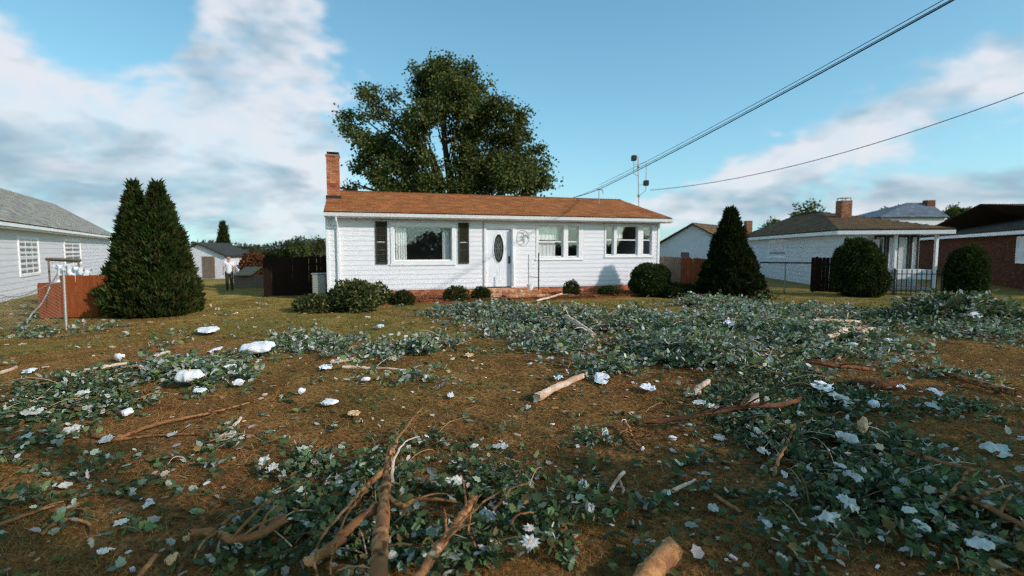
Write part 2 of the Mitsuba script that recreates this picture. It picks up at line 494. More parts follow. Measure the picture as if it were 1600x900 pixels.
# ------------------------------------------------------------------ ground
xs = np.concatenate([-np.geomspace(500, 20, 14), np.linspace(-19, 19, 130), np.geomspace(20, 500, 14)])
ys = np.concatenate([-np.geomspace(500, 9, 14), np.linspace(-8, 22, 110), np.geomspace(23, 600, 14)])
gx, gy = np.meshgrid(xs, ys)


def ground_z(x, y):
    x, y = np.asarray(x, float), np.asarray(y, float)
    p = np.stack([x * 0.55, y * 0.55, x * 0], -1)
    q = np.stack([x * 2.2, y * 2.2, x * 0], -1)
    fade = np.clip((26 - np.hypot(x, y - 6)) / 8, 0, 1)
    return ((meshkit.fbm(p, 3, 3) - 0.5) * 0.07 + (meshkit.fbm(q, 2, 4) - 0.5) * 0.02) * fade


gz = ground_z(gx, gy)
i = np.arange(gx.size).reshape(gx.shape)
gf = np.stack([i[:-1, :-1], i[:-1, 1:], i[1:, 1:], i[1:, :-1]], -1).reshape(-1, 4)
struct('ground', (np.stack([gx, gy, gz], -1).reshape(-1, 3), gf), LAWN, True, 'brown and olive lawn with bare dry patches')
struct('road', bx(-60, 60, -16, -9.5, -0.2, 0.075), ASPHALT)
struct('kerb', bx(-60, 60, -9.48, -9.32, -0.2, 0.19), CONCRETE)

# mulch bed along the front of the house
HA, HD = np.array([-6.1416, 17.06]), unit(np.array([0.956, 0.294]))
HM = frame(HA, HA + HD)                       # local x along the front, y into the house


def H(x, y, z=0.0):
    return HM[:3, :3] @ np.array([x, y, z]) + HM[:3, 3]


bxs, bys = np.meshgrid(np.linspace(0.6, 13.0, 90), np.linspace(-2.2, 0.10, 26))
edge = np.minimum(np.minimum((bys + 2.2 - 0.35 * (meshkit.noise(np.stack([bxs * 1.3, bys * 0, bys * 0], -1), 2))) / 0.35, (bxs - 0.6) / 0.3), (13.0 - bxs) / 0.3)
bz = 0.075 * np.clip(edge, 0, 1) ** 0.6 + 0.03 * meshkit.fbm(np.stack([bxs * 3, bys * 3, bys * 0], -1), 3, 9) - 0.035 * (edge <= 0)
BV = np.stack([bxs, bys, bz], -1).reshape(-1, 3) @ HM[:3, :3].T + HM[:3, 3]
i = np.arange(bxs.size).reshape(bxs.shape)
struct('mulch_bed', (BV, np.stack([i[:-1, :-1], i[:-1, 1:], i[1:, 1:], i[1:, :-1]], -1).reshape(-1, 4)), MULCH, True, 'red brown mulch bed along the white house front')
r = np.random.default_rng(5)
n = 5200
t_, o_ = r.uniform(0.8, 12.8, n), r.uniform(-2.0, -0.03, n)
c = np.stack([t_, o_, 0.078 + 0.025 * r.random(n)], -1) @ HM[:3, :3].T + HM[:3, 3]
X = unit(np.stack([r.normal(size=n), r.normal(size=n), r.normal(size=n) * 0.3], -1))
Y = unit(np.cross([0, 0, 1.0], X) + 0.3 * r.normal(size=(n, 3)))
Y = unit(Y - X * (X * Y).sum(-1, keepdims=True))
V, F = boxes(c, np.stack([r.uniform(0.02, 0.06, n), r.uniform(0.008, 0.02, n), np.full(n, 0.005)], -1), X, Y, np.cross(X, Y))
put('mulch_chips', (V, F), VSOLID, False, np.repeat(palette([(0.24, 0.085, 0.03), (0.16, 0.055, 0.022), (0.32, 0.13, 0.055), (0.11, 0.05, 0.028)], n, r), 8, 0), 'stuff', 'loose red brown bark chips of the bed along the white house')
labels['mulch_chips']['category'] = 'mulch'

# ------------------------------------------------------------------ the white house
W, DEP, Z0, Z1 = 12.62, 7.4, 0.31, 2.80
house = thing('house', 'white sided single storey house with brown shingle roof and brick chimney', 'house')


def hp(name, mesh, mat, smooth=False, parent=house, label=None):
    return part(parent, name, tf(mesh, HM), mat, smooth, label=label)


PW, W2, W3, DR = (2.06, 4.30, 1.20, 2.60), (7.36, 9.26, 1.33, 2.68), (10.20, 12.36, 1.42, 2.70), (5.42, 6.44, 0.33, 2.52)
holes = [(w[0] + 0.05, w[1] - 0.05, w[2] + 0.05, w[3] - 0.05) for w in (PW, W2, W3)] + [(DR[0] + 0.02, DR[1] - 0.02, DR[2] - 0.05, DR[3])]
wall = cat(holed(0, W, Z0 - 0.02, Z1 + 0.05, holes, 0.0, 0.14), bx(0, 0.14, 0.14, DEP, Z0 - 0.02, Z1 + 0.05), bx(W - 0.14, W, 0.14, DEP, Z0 - 0.02, Z1 + 0.05), bx(0.14, W - 0.14, DEP - 0.14, DEP, Z0 - 0.02, Z1 + 0.05))
for x in (0.0, W - 0.14):                    # gable triangles
    g = Polygon([(0.0, Z1 + 0.05), (DEP, Z1 + 0.05), (DEP / 2, 3.90)])
    m = trimesh.creation.extrude_polygon(g, 0.14, engine='earcut')
    m.vertices = np.stack([m.vertices[:, 2] + x, m.vertices[:, 0], m.vertices[:, 1]], 1)
    wall = cat(wall, m)
WALLK = hp('wall', wall, SIDING)
hp('floor', bx(0.15, W - 0.15, 0.15, DEP - 0.15, 0.2, 0.30), DARKROOM)
hp('ceiling', bx(0.142, W - 0.142, 0.142, DEP - 0.142, 2.74, 2.78), DARKROOM)
hp('partition', cat(bx(5.0, 5.08, 0.15, DEP - 0.15, 0.302, 2.738), bx(9.7, 9.78, 0.15, DEP - 0.15, 0.302, 2.738), bx(0.15, W - 0.15, 3.6, 3.68, 0.302, 2.738)), DARKROOM)

# siding: one lapped board after the other, cut round the openings
clear = [(PW[0] - 0.40, PW[1] + 0.40, PW[2] - 0.005, PW[3] + 0.005), (W2[0] - 0.02, W2[1] + 0.02, W2[2] - 0.02, W2[3] + 0.02), (W3[0] - 0.02, W3[1] + 0.02, W3[2] - 0.02, W3[3] + 0.02), (DR[0] - 0.10, DR[1] + 0.12, 0.0, DR[3] + 0.10)]
clear[0] = (PW[0] - 0.055, PW[1] + 0.055, PW[2] - 0.055, PW[3] + 0.055)
COURSE = 0.166


def lap(x0, x1, z0, z1, zc):
    """Lapped board: thin at the top of its course, proud at the bottom."""
    f = lambda z: float(np.interp(z - zc, [0.0, 0.042, 0.166, 0.3], [-0.006, -0.017, -0.006, -0.006]))
    zs = [z0] + ([zc + 0.042] if z0 < zc + 0.042 < z1 else []) + [z1]
    P = [(f(z), z) for z in zs] + [(0.0, z1), (0.0, z0)]
    n = len(P)
    V = np.array([(x, y, z) for x in (x0, x1) for y, z in P])
    F = []
    for i in range(n):
        j = (i + 1) % n
        F += [(i, j, j + n), (i, j + n, i + n)]
    F += [(0, i + 1, i) for i in range(1, n - 1)] + [(n, n + i, n + i + 1) for i in range(1, n - 1)]
    return trimesh.Trimesh(V, np.array(F), process=False)


k = 0
while Z0 + k * COURSE < Z1 - 0.02:
    zc, zt = Z0 + k * COURSE, min(Z0 + (k + 1) * COURSE, Z1)
    cuts = sorted({0.07, W - 0.07, *[c for h in clear if h[2] < zt and h[3] > zc for c in h[:2]]})
    cuts = [c for c in cuts if 0.07 <= c <= W - 0.07]
    for a, b in zip(cuts[:-1], cuts[1:]):
        hit = [h for h in clear if h[0] <= (a + b) / 2 <= h[1] and h[2] < zt and h[3] > zc]
        spans = [(zc, zt)]
        if hit:
            h = hit[0]
            spans = [s for s in ((zc, min(h[2], zt)), (max(h[3], zc), zt)) if s[1] - s[0] > 0.012]
        for z0, z1 in spans:
            hp('board', lap(a, b, z0, z1, zc), SIDING, parent=WALLK)
    k += 1
for x in (0.0, W):
    s = 1 if x == 0 else -1
    hp('corner_board', rbx(min(x - 0.034 * s, x + 0.07 * s), max(x - 0.034 * s, x + 0.07 * s), -0.040, 0.10, Z0 - 0.02, Z1), TRIM)
# left gable wall boards (seen edge on from a step to the side)
for k in range(15):
    m = lap(0.0, DEP, Z0 + k * COURSE, min(Z0 + (k + 1) * COURSE, Z1), Z0 + k * COURSE)
    v = m.vertices.copy()
    m.vertices = np.stack([v[:, 1], DEP - v[:, 0] + 0.0, v[:, 2]], 1)
    hp('board', m, SIDING, parent=WALLK)

# foundation
hp('foundation', bx(0.06, W - 0.06, 0.04, DEP - 0.04, -0.15, Z0 - 0.021), MORTAR)
v, f, c = bricks(W - 0.12, Z0 - 0.01, -0.03, 0.04, HM, BRICKRED, 3, x0=0.06, proud=0.012)
part(house, 'foundation_brick', (v, f), VSOLID, False, c, 'stuff')

# roof
RX0, RX1, EY, EZ, RZ = -0.06, 12.93, -0.45, 2.935, 4.02
front = [H(RX0, EY, EZ), H(RX1, EY, EZ), H(RX1, DEP / 2, RZ), H(RX0, DEP / 2, RZ)]
back = [H(RX1, DEP + 0.45, EZ), H(RX0, DEP + 0.45, EZ), H(RX0, DEP / 2, RZ), H(RX1, DEP / 2, RZ)]
ROOF = part(house, 'roof', cat(slab(front, 0.05), slab(back, 0.05)), DECK)
BROWN = [(0.29, 0.108, 0.036), (0.255, 0.094, 0.031), (0.325, 0.125, 0.043), (0.23, 0.085, 0.029)]
v, f, c = join([tabs(front, 0.135, 0.31, BROWN, 4), tabs(back, 0.135, 0.31, BROWN, 5)])
part(ROOF, 'shingle', (v, f), VSOLID, False, c, 'stuff')
part(ROOF, 'ridge_cap', tube([H(RX0, DEP / 2, RZ + 0.005), H(RX1, DEP / 2, RZ + 0.005)], 0.045, 8), MULCH)
hp('fascia', cat(bx(RX0 + 0.02, RX1 - 0.02, EY + 0.02, EY + 0.045, 2.74, 2.88), bx(RX0 + 0.02, RX1 - 0.02, DEP + 0.40, DEP + 0.43, 2.74, 2.88)), TRIM)
hp('soffit', cat(bx(RX0 + 0.03, RX1 - 0.03, EY + 0.047, 0.0, 2.752, 2.764)), TRIM)
for x in (RX0 + 0.03, RX1 - 0.055):          # rake boards up the gable ends
    P = [H(x, EY + 0.05, EZ - 0.055), H(x, DEP / 2, RZ - 0.055), H(x, DEP / 2, RZ - 0.20), H(x, EY + 0.05, EZ - 0.19)]
    q = [np.array(p) + HM[:3, 0] * 0.025 for p in P]
    hp_m = trimesh.convex.convex_hull(np.array(P + q))
    part(house, 'rake_board', hp_m, TRIM)
gut = Polygon([(0, 0), (-0.10, 0.02), (-0.13, 0.13), (-0.115, 0.13), (-0.09, 0.035), (-0.012, 0.018), (-0.012, 0.13), (0, 0.13)])
m = trimesh.creation.extrude_polygon(gut, RX1 - RX0 - 0.02, engine='earcut')
m.vertices = np.stack([m.vertices[:, 2] + RX0 + 0.01, m.vertices[:, 0] + EY + 0.018, m.vertices[:, 1] + 2.765], 1)
GUT = hp('gutter', m, TRIM)
hp('downspout', cat(tube([(0.30, EY - 0.03, 2.78), (0.31, EY + 0.02, 2.66), (0.34, -0.10, 2.45), (0.35, -0.07, 2.30)], 0.036, 8), rbx(0.31, 0.39, -0.10, -0.03, 0.32, 2.33), tube([(0.35, -0.065, 0.33), (0.35, -0.08, 0.2), (0.36, -0.30, 0.12)], 0.036, 8)), TRIM, 30)
hp('conduit', cat(tube([(5.335, -0.035, 0.33), (5.335, -0.035, 2.75)], 0.014, 6)), STEEL)

# chimney
CX0, CX1, CY0, CY1, CT = -0.05, 0.40, 2.0, 2.5, 5.12
CHM = hp('chimney', bx(CX0 + 0.012, CX1 - 0.012, CY0 + 0.012, CY1 - 0.012, 0.0 + 3.2, CT - 0.02), MORTAR)
faces = []
for (a, b, ln) in (((CX0, CY0), (CX1, CY0), CX1 - CX0), ((CX1, CY0), (CX1, CY1), CY1 - CY0), ((CX1, CY1), (CX0, CY1), CX1 - CX0), ((CX0, CY1), (CX0, CY0), CY1 - CY0)):
    m = frame(H(*a)[:2], H(*b)[:2])
    faces.append(bricks(ln - 0.002, CT - 3.3, 3.3, 0.012, m, BRICKRED, 8, proud=0.012, depth=0.03))
v, f, c = join(faces)
part(CHM, 'brick', (v, f), VSOLID, False, c, 'stuff')
hp('crown', cat(rbx(CX0 - 0.03, CX1 + 0.03, CY0 - 0.03, CY1 + 0.03, CT, CT + 0.05)), MORTAR, parent=CHM)
hp('cap', cat(bx(CX0 + 0.02, CX1 - 0.0, CY0 + 0.02, CY1 - 0.02, CT + 0.12, CT + 0.145), *[bx(x, x + 0.02, y, y + 0.02, CT + 0.05, CT + 0.12) for x in (CX0 + 0.05, CX1 - 0.06) for y in (CY0 + 0.05, CY1 - 0.07)]), IRON, parent=CHM)
hp('flashing', ring(CX0 - 0.05, CX1 + 0.05, 0, 0, 0, 0, 0) if False else bx(CX0 - 0.04, CX1 + 0.05, CY0 - 0.05, CY0 - 0.004, 3.53, 3.68), IRON, parent=CHM)


# windows
def sash(win, x0, x1, z0, z1, y=0.045, rail=None, bar=0.035):
    hp('sash', cat(ring(x0, x1, z0, z1, bar, y, y + 0.04), bx(x0 + bar, x1 - bar, y + 0.002, y + 0.038, rail - 0.02, rail + 0.02) if rail else None), TRIM, parent=win)
    hp('pane', bx(x0 + bar * 0.5, x1 - bar * 0.5, y + 0.0195, y + 0.0205, z0 + bar * 0.5, z1 - bar * 0.5) if False else
       trimesh.Trimesh([(x0 + bar * .5, y + .02, z0 + bar * .5), (x1 - bar * .5, y + .02, z0 + bar * .5), (x1 - bar * .5, y + .02, z1 - bar * .5), (x0 + bar * .5, y + .02, z1 - bar * .5)], [[0, 1, 2], [0, 2, 3]], process=False), GLASS, parent=win)
    hp('pane', trimesh.Trimesh([(x0 + bar * .5, y + .036, z0 + bar * .5), (x1 - bar * .5, y + .036, z0 + bar * .5), (x1 - bar * .5, y + .036, z1 - bar * .5), (x0 + bar * .5, y + .036, z1 - bar * .5)], [[0, 1, 2], [0, 2, 3]], process=False), GLASS, parent=win)


def curtain(win, x0, x1, z0, z1, y, waves, amp=0.025, name='curtain'):
    n = int(waves * 14)
    x = np.linspace(x0, x1, n)
    yy = y + amp * np.sin(np.linspace(0, waves * 2 * np.pi, n) + 0.4 * np.sin(np.linspace(0, 9, n)))
    V = np.vstack([np.stack([x, yy, np.full(n, z0)], 1), np.stack([x * 0.985 + 0.015 * (x0 + x1) / 2, yy, np.full(n, (z0 + z1) / 2)], 1), np.stack([x, yy, np.full(n, z1)], 1)])
    F = [(r_ * n + a, r_ * n + a + 1, (r_ + 1) * n + a + 1, (r_ + 1) * n + a) for r_ in range(2) for a in range(n - 1)]
    return hp(name, trimesh.Trimesh(V, np.vstack([np.array(F)[:, [0, 1, 2]], np.array(F)[:, [0, 2, 3]]]), process=False), CURTAIN, True, parent=win)


win = hp('window', cat(ring(PW[0], PW[1], PW[2], PW[3], 0.11, -0.035, 0.12), bx(PW[0] - 0.04, PW[1] + 0.04, -0.055, -0.0355, PW[2] - 0.05, PW[2] - 0.004)), TRIM, label='wide picture window with pale curtains drawn to its sides')
sash(win, PW[0] + 0.11, PW[1] - 0.11, PW[2] + 0.11, PW[3] - 0.11)
curtain(win, PW[0] + 0.14, PW[0] + 0.56, 1.22, 2.58, 0.22, 5)
curtain(win, PW[1] - 0.42, PW[1] - 0.14, 1.22, 2.58, 0.22, 4)

for a, b in ((1.56, 1.95), (4.42, 4.80)):
    sh = hp('shutter', cat(ring(a, b, 1.20, 2.66, 0.05, -0.055, -0.022), bx(a + 0.05, b - 0.05, -0.0535, -0.023, 1.90, 1.95)), SHUTTER)
    for z in np.arange(1.27, 2.60, 0.072):
        if 1.88 < z + 0.03 < 1.97:
            continue
        m = bx(a + 0.05, b - 0.05, -0.006, 0.006, -0.036, 0.036)
        m.apply_transform(trimesh.transformations.rotation_matrix(math.radians(32), [1, 0, 0]))
        m.apply_translation([0, -0.036, z + 0.02])
        hp('slat', m, SHUTTER, parent=sh)

win = hp('window', cat(ring(W2[0], W2[1], W2[2], W2[3], 0.08, -0.035, 0.12), bx(8.47, 8.64, -0.032, 0.118, W2[2] + 0.08, W2[3] - 0.08), bx(9.10, W2[1] - 0.08, -0.031, 0.118, W2[2] + 0.08, W2[3] - 0.08), bx(W2[0] - 0.03, W2[1] + 0.03, -0.06, -0.0355, W2[2] - 0.035, W2[2] + 0.01)), TRIM, label='pair of white sash windows, one wide and one narrow')
sash(win, 7.45, 8.46, 1.42, 2.59, rail=2.00)
sash(win, 8.65, 9.09, 1.42, 2.59, rail=2.00)
curtain(win, 7.47, 8.22, 1.30, 2.02, 0.20, 5, 0.012, 'blind')
curtain(win, 7.47, 8.34, 2.06, 2.62, 0.26, 6, 0.010, 'blind')

win = hp('window', cat(ring(W3[0], W3[1], W3[2], W3[3], 0.06, -0.035, 0.12), bx(10.60, 10.72, -0.032, 0.118, W3[2] + 0.06, W3[3] - 0.06), bx(11.66, 11.90, -0.031, 0.118, W3[2] + 0.06, W3[3] - 0.06), bx(W3[0] - 0.03, W3[1] + 0.03, -0.06, -0.0355, W3[2] - 0.035, W3[2] + 0.01)), TRIM, label='triple white window, wide in the middle, narrow on both sides')
sash(win, 10.265, 10.59, 1.485, 2.635, rail=2.08)
sash(win, 10.73, 11.65, 1.485, 2.635, rail=2.08)
sash(win, 11.91, 12.295, 1.485, 2.635, rail=2.08)
curtain(win, 10.74, 11.10, 2.14, 2.62, 0.22, 3, 0.015, 'blind')

# front door with an oval light
th = np.linspace(0, 2 * np.pi, 40, endpoint=False)
ov = Polygon(np.stack([5.92 + 0.185 * np.cos(th), 1.74 + 0.52 * np.sin(th)], 1))
ovo = Polygon(np.stack([5.92 + 0.215 * np.cos(th), 1.74 + 0.55 * np.sin(th)], 1))
door = hp('door', holed(5.46, 6.38, 0.34, 2.44, [ov], 0.035, 0.08), DOORW, label='white front door with an oval leaded glass light')
m = trimesh.creation.extrude_polygon(ovo.difference(ov), 0.02, engine='earcut')
m.vertices = np.stack([m.vertices[:, 0], 0.033 - m.vertices[:, 2], m.vertices[:, 1]], 1)
hp('oval_trim', m, TRIM, parent=door)
m = trimesh.creation.extrude_polygon(ov.buffer(0.004), 0.008, engine='earcut')
m.vertices = np.stack([m.vertices[:, 0], 0.062 - m.vertices[:, 2], m.vertices[:, 1]], 1)
hp('oval_glass', m, DARKGLASS, parent=door)
lead = [tube([(5.92 + 0.12 * s * math.cos(t), 0.05, 1.74 + 0.36 * s * math.sin(t)) for t in np.linspace(0, 2 * np.pi, 20)], 0.006, 4) for s in (0.5, 1.0)]
lead += [tube([(5.92 - 0.17 * c_, 0.05, 1.74 - 0.4 * s_), (5.92 + 0.17 * c_, 0.05, 1.74 + 0.4 * s_)], 0.006, 4) for c_, s_ in ((1, 0), (0, 1), (0.7, 0.7), (0.7, -0.7))]
hp('leading', cat(*lead), STEEL, parent=door)
for z0, z1 in ((0.50, 1.06),):
    hp('panel', cat(ring(5.58, 5.88, z0, z1, 0.02, 0.027, 0.0345), ring(5.96, 6.26, z0, z1, 0.02, 0.027, 0.0345)), DOORW, parent=door)
hp('handle', cat(trimesh.creation.icosphere(2, 0.035).apply_translation([6.325, -0.005, 1.30]), bx(6.29, 6.355, 0.018, 0.0345, 1.18, 1.46)), IRON, True, parent=door)
hp('door_frame', cat(holed(5.32 + 0.045, 6.56, 0.31, 2.60, [(5.45, 6.39, 0.0, 2.455)], -0.035, 0.12)), TRIM)
hp('storm_door_edge', rbx(6.40, 6.45, -0.16, -0.036, 0.36, 2.46), DOORW)
# wall plaque beside the door: a round scroll of bent iron
deco = thing('wall_plaque', 'grey wrought scroll plaque hanging on white siding beside the front door', 'wall decoration')
sc_ = []
for a0, rr, s in ((0, 0.14, 1), (2.2, 0.12, -1), (4.2, 0.13, 1)):
    t = np.linspace(0, 4.6, 22)
    sc_.append(tube([H(6.84 + 0.08 * math.cos(a0) + rr * (1 - q / 6.5) * math.cos(a0 + s * q), -0.035, 2.12 + 0.12 * math.sin(a0) + rr * (1 - q / 6.5) * math.sin(a0 + s * q)) for q in t], 0.010, 5))
t = np.linspace(0, 2 * np.pi, 30)
sc_.append(tube([H(6.84 + 0.24 * math.cos(q), -0.035, 2.12 + 0.29 * math.sin(q)) for q in t], 0.006, 5))
put(deco, cat(*sc_), STEEL, True)

# landing and steps of brick
land = thing('front_steps', 'orange brick landing and steps below the white front door', 'steps')
part(land, 'core', tf(cat(bx(5.24, 7.06, -1.38, 0.02, -0.1, 0.268), bx(5.7, 7.3, -1.78, -1.38, -0.1, 0.13)), HM), MORTAR)
stepb = []
BR = [(0.46, 0.20, 0.09), (0.52, 0.27, 0.14), (0.40, 0.15, 0.07), (0.55, 0.34, 0.2)]
for (x0, x1, y0, y1, zt) in ((5.22, 7.08, -1.40, -0.03, 0.27), (5.68, 7.32, -1.80, -1.41, 0.13)):
    r = np.random.default_rng(int(x0 * 100))
    k = 0
    for xx in np.arange(x0, x1 - 0.05, 0.108):
        for yy in np.arange(y0, y1 - 0.05, 0.212):
            m = bx(xx, min(xx + 0.098, x1), yy, min(yy + 0.202, y1), zt - 0.03, zt + 0.03 + r.normal() * 0.002)
            part(land, 'brick', tf(m, HM), VSOLID, False, np.tile(palette(BR, 1, r), (8, 1)))
            k += 1
    v, f, c = bricks(x1 - x0, zt - 0.03 - 0.0, -0.02, y0 + 0.02, HM, BR, 17, x0=x0, proud=0.02)
    part(land, 'riser_brick', (v, f), VSOLID, False, c, 'stuff')
rail = thing('hand_rail', 'thin black iron hand rail beside the brick front steps', 'rail')
put(rail, tf(cat(tube([(7.0, -1.30, 0.30), (7.0, -1.30, 1.58)], 0.024, 8), tube([(6.86, -0.62, 0.30), (6.86, -0.62, 1.52)], 0.012, 8), tube([(7.0, -1.30, 0.72), (6.86, -0.62, 0.74)], 0.010, 6)), HM), IRON, 40)
jar = thing('flower_pot', 'small white pot standing on the front landing by the hand rail', 'pot')
m = trimesh.creation.revolve([(0, 0), (0.085, 0), (0.10, 0.05), (0.115, 0.17), (0.125, 0.175), (0.125, 0.20), (0.105, 0.20), (0.095, 0.06), (0, 0.05)], sections=24)
put(jar, tf(m, HM @ trimesh.transformations.translation_matrix([6.72, -1.2, 0.30])), FOAM, 40)
box_ = thing('utility_box', 'pale grey metal cabinet against the left end of the white house', 'utility box')
put(box_, tf(cat(rbx(-0.52, -0.09, 0.3, 0.75, -0.05, 0.86, 0.02), rbx(-0.55, -0.06, 0.27, 0.78, 0.861, 0.90, 0.01), *[bx(-0.50, -0.12, 0.288, 0.2995, z, z + 0.02) for z in np.arange(0.3, 0.8, 0.06)]), HM), STEEL)

# ------------------------------------------------------------------ neighbouring houses


def far_window(parent, m, x0, x1, z0, z1, bars=1, rail=True, mat=None, label=None, proud=0.03, casing=None):
    """A window on a wall frame m: casing, sashes with bars, glass."""
    w = part(parent, 'window', tf(ring(x0 - 0.07, x1 + 0.07, z0 - 0.07, z1 + 0.07, 0.08, -proud - 0.02, 0.02), m), casing or TRIM, label=label)
    s = [ring(x0, x1, z0, z1, 0.045, -proud + 0.004, 0.0)]
    if rail:
        s.append(bx(x0 + 0.045, x1 - 0.045, -proud + 0.002, -0.002, (z0 + z1) / 2 - 0.025, (z0 + z1) / 2 + 0.025))
    for k in range(1, bars):
        x = x0 + (x1 - x0) * k / bars
        s.append(bx(x - 0.012, x + 0.012, -proud + 0.006, -0.003, z0 + 0.045, z1 - 0.045))
    part(w, 'sash', tf(cat(*s), m), TRIM)
    part(w, 'pane', tf(bx(x0 + 0.02, x1 - 0.02, -0.012, -0.006, z0 + 0.02, z1 - 0.02), m), mat or DARKGLASS)
    return w


def siding_on(parent, m, length, z0, z1, course, holder=None, mat=SIDING):
    k = 0
    while z0 + k * course < z1 - 0.03:
        zc, zt = z0 + k * course, min(z0 + (k + 1) * course, z1)
        part(parent, 'board', tf(lap(0, length, zc, zt, zc), m), mat)
        k += 1


def prism(pts, z0, z1):
    m = trimesh.creation.extrude_polygon(Polygon(pts), z1 - z0, engine='earcut')
    m.apply_translation([0, 0, z0])
    return m


GREYS = [(0.20, 0.20, 0.175), (0.23, 0.225, 0.195), (0.175, 0.175, 0.155), (0.215, 0.205, 0.17)]
TANS = [(0.125, 0.076, 0.038), (0.145, 0.088, 0.045), (0.105, 0.065, 0.033)]
DARKS = [(0.024, 0.021, 0.016), (0.032, 0.027, 0.020), (0.019, 0.017, 0.013)]

# left: white house with a grey roof
nb = thing('house', 'white house with grey shingle roof and two windows behind the twin-topped evergreen', 'house')
EA, EB = np.array((-15.676, 15.784, 2.55)[:2]), np.array((-22.229, 26.88, 2.55)[:2])
ld = unit(EB - EA)
ln = np.array([-ld[1], ld[0]])               # away from the camera's side: into the house
EA0, EB0 = EA - ld * 3.0, EA + ld * 24.0
WA, WB_ = EA0 + ln * 0.35 + ld * 0.3, EA + ld * 22.5 + ln * 0.35
LM = frame(WA, WB_)
LL = float(np.linalg.norm(WB_ - WA))
part(nb, 'wall', tf(bx(0, LL, 0.0, 6.4, -0.1, 2.53), LM), STUCCO)
WK = nb + '__wall'
siding_on(WK, LM, LL, 0.12, 2.50, 0.20)
RZL = 4.72
ra, rb = EA0 + ln * 3.3, EB0 + ln * 3.3
fr = [(*EA0, 2.60), (*EB0, 2.60), (*rb, RZL), (*ra, RZL)]
bk = [(*(EB0 + ln * 6.9), 2.60), (*(EA0 + ln * 6.9), 2.60), (*ra, RZL), (*rb, RZL)]
rk = part(nb, 'roof', cat(slab(fr, 0.06), slab(bk, 0.06)), DECK)
v, f, c = tabs(fr, 0.15, 0.34, GREYS, 31)
part(rk, 'shingle', (v, f), VSOLID, False, c, 'stuff')
fm = frame(EA0, EB0)
part(nb, 'gutter', tf(cat(bx(0, 27, 0.02, 0.05, 2.38, 2.535), bx(0, 27, -0.09, 0.018, 2.44, 2.545)), fm), TRIM)
part(nb, 'soffit', tf(bx(0, 27, 0.052, 0.36, 2.39, 2.41), fm), TRIM)
G0_ = [(*(WA + ln * s + ld * q), z) for q in (0.0, 0.12) for s, z in ((0.0, 2.40), (6.4, 2.40), (2.95, RZL - 0.2))]
part(nb, 'gable_end', trimesh.convex.convex_hull(np.array(G0_)), STUCCO)
part(nb, 'gable_end', cat(trimesh.convex.convex_hull(np.array([(*(WB_ + ln * s), z) for s, z in ((0.0, 2.40), (6.4, 2.40), (2.95, RZL - 0.2))] + [(*(WB_ + ln * s - ld * 0.12), z) for s, z in ((0.0, 2.40), (6.4, 2.40), (2.95, RZL - 0.2))]))), STUCCO)
part(nb, 'corner_board', tf(rbx(LL - 0.09, LL + 0.02, -0.035, 0.08, 0.0, 2.5), LM), TRIM)
BLIND = M('blind', two(pr((0.20, 0.21, 0.20), 0.2, 0.5)))
(wx0, wz1), (wx1, wz0) = (5.717, 2.095), (8.106, 0.79)
far_window(nb, LM, wx0 - 0.0, wx1, wz0, wz1, 3, True, BLIND, 'double hung window with thin bars nearest the camera')
(wx0, wz1), (wx1, wz0) = (12.418, 2.146), (15.82, 0.963)
far_window(nb, LM, wx0, wx1, wz0, wz1, 2, True, BLIND)

# right: pale house with a brown hip roof
nb = thing('house', 'pale house with brown hip roof and brick chimney behind the dark round bush', 'house')
C0, C1, C2 = (np.array(p[:2]) for p in ((13.611, 21.513, 2.5), (15.707, 33.934, 2.5), (17.675, 20.492, 2.5)))
dd = unit(C1 - C0)
C1 = C0 + dd * 16.0
C3 = C1 + (C2 - C0)
plan = Polygon([C0, C2, C3, C1])
inset = list(plan.buffer(-0.35, join_style=2).exterior.coords)[:-1]


def near(p, pts):
    return np.array(min(pts, key=lambda q: np.hypot(q[0] - p[0], q[1] - p[1])))


I0, I1, I2, I3 = (near(p, inset) for p in (C0, C1, C2, C3))
wd = unit(C2 - C0)
# the front right part of the front wall is set back as a porch
PI0 = I0 + wd * 0.9
PB0, PB2 = PI0 + dd * 1.3, I2 + dd * 1.3
part(nb, 'wall', prism([I0, PI0, PB0, PB2, I3, I1], -0.1, 2.46), STUCCO)
SBM = frame(I1, I0)
SL = float(np.linalg.norm(I1 - I0))
siding_on(nb + '__wall', SBM, SL, 0.1, 2.44, 0.24, mat=STUCCO)
part(nb, 'porch_floor', prism([PI0 + wd * 0.01, I2, PB2, PB0 + wd * 0.01], -0.1, 0.12), CONCRETE)
mid = (C0 + C2) / 2
R0, R1 = mid + dd * 7.3, mid + dd * 11.6
RZB = 3.75
hipF = [(*C0, 2.54), (*C2, 2.54), (*R0, RZB)]
hipL = [(*C1, 2.54), (*C0, 2.54), (*R0, RZB), (*R1, RZB)]
hipR = [(*C2, 2.54), (*C3, 2.54), (*R1, RZB), (*R0, RZB)]
hipB = [(*C3, 2.54), (*C1, 2.54), (*R1, RZB)]
rk = part(nb, 'roof', cat(*[slab(p, 0.05) for p in (hipF, hipL, hipR, hipB)]), DECK)
v, f, c = join([tabs(hipF, 0.15, 0.33, TANS, 41), tabs(hipL, 0.15, 0.33, TANS, 42), tabs(hipR, 0.15, 0.33, TANS, 43)])
part(rk, 'shingle', (v, f), VSOLID, False, c, 'stuff')
for a, b in ((C0, C2), (C1, C0), (C2, C3)):
    m = frame(a, b)
    L_ = float(np.linalg.norm(b - a))
    part(nb, 'fascia', tf(bx(0.0, L_, 0.0, 0.03, 2.33, 2.485), m), TRIM)
part(nb, 'soffit', prism([C0 + (dd + wd) * 0.04, C2 + (dd - wd) * 0.04, C2 + dd * 2 - wd * 0.04, C0 + dd * 2 + wd * 0.04], 2.465, 2.485), TRIM)
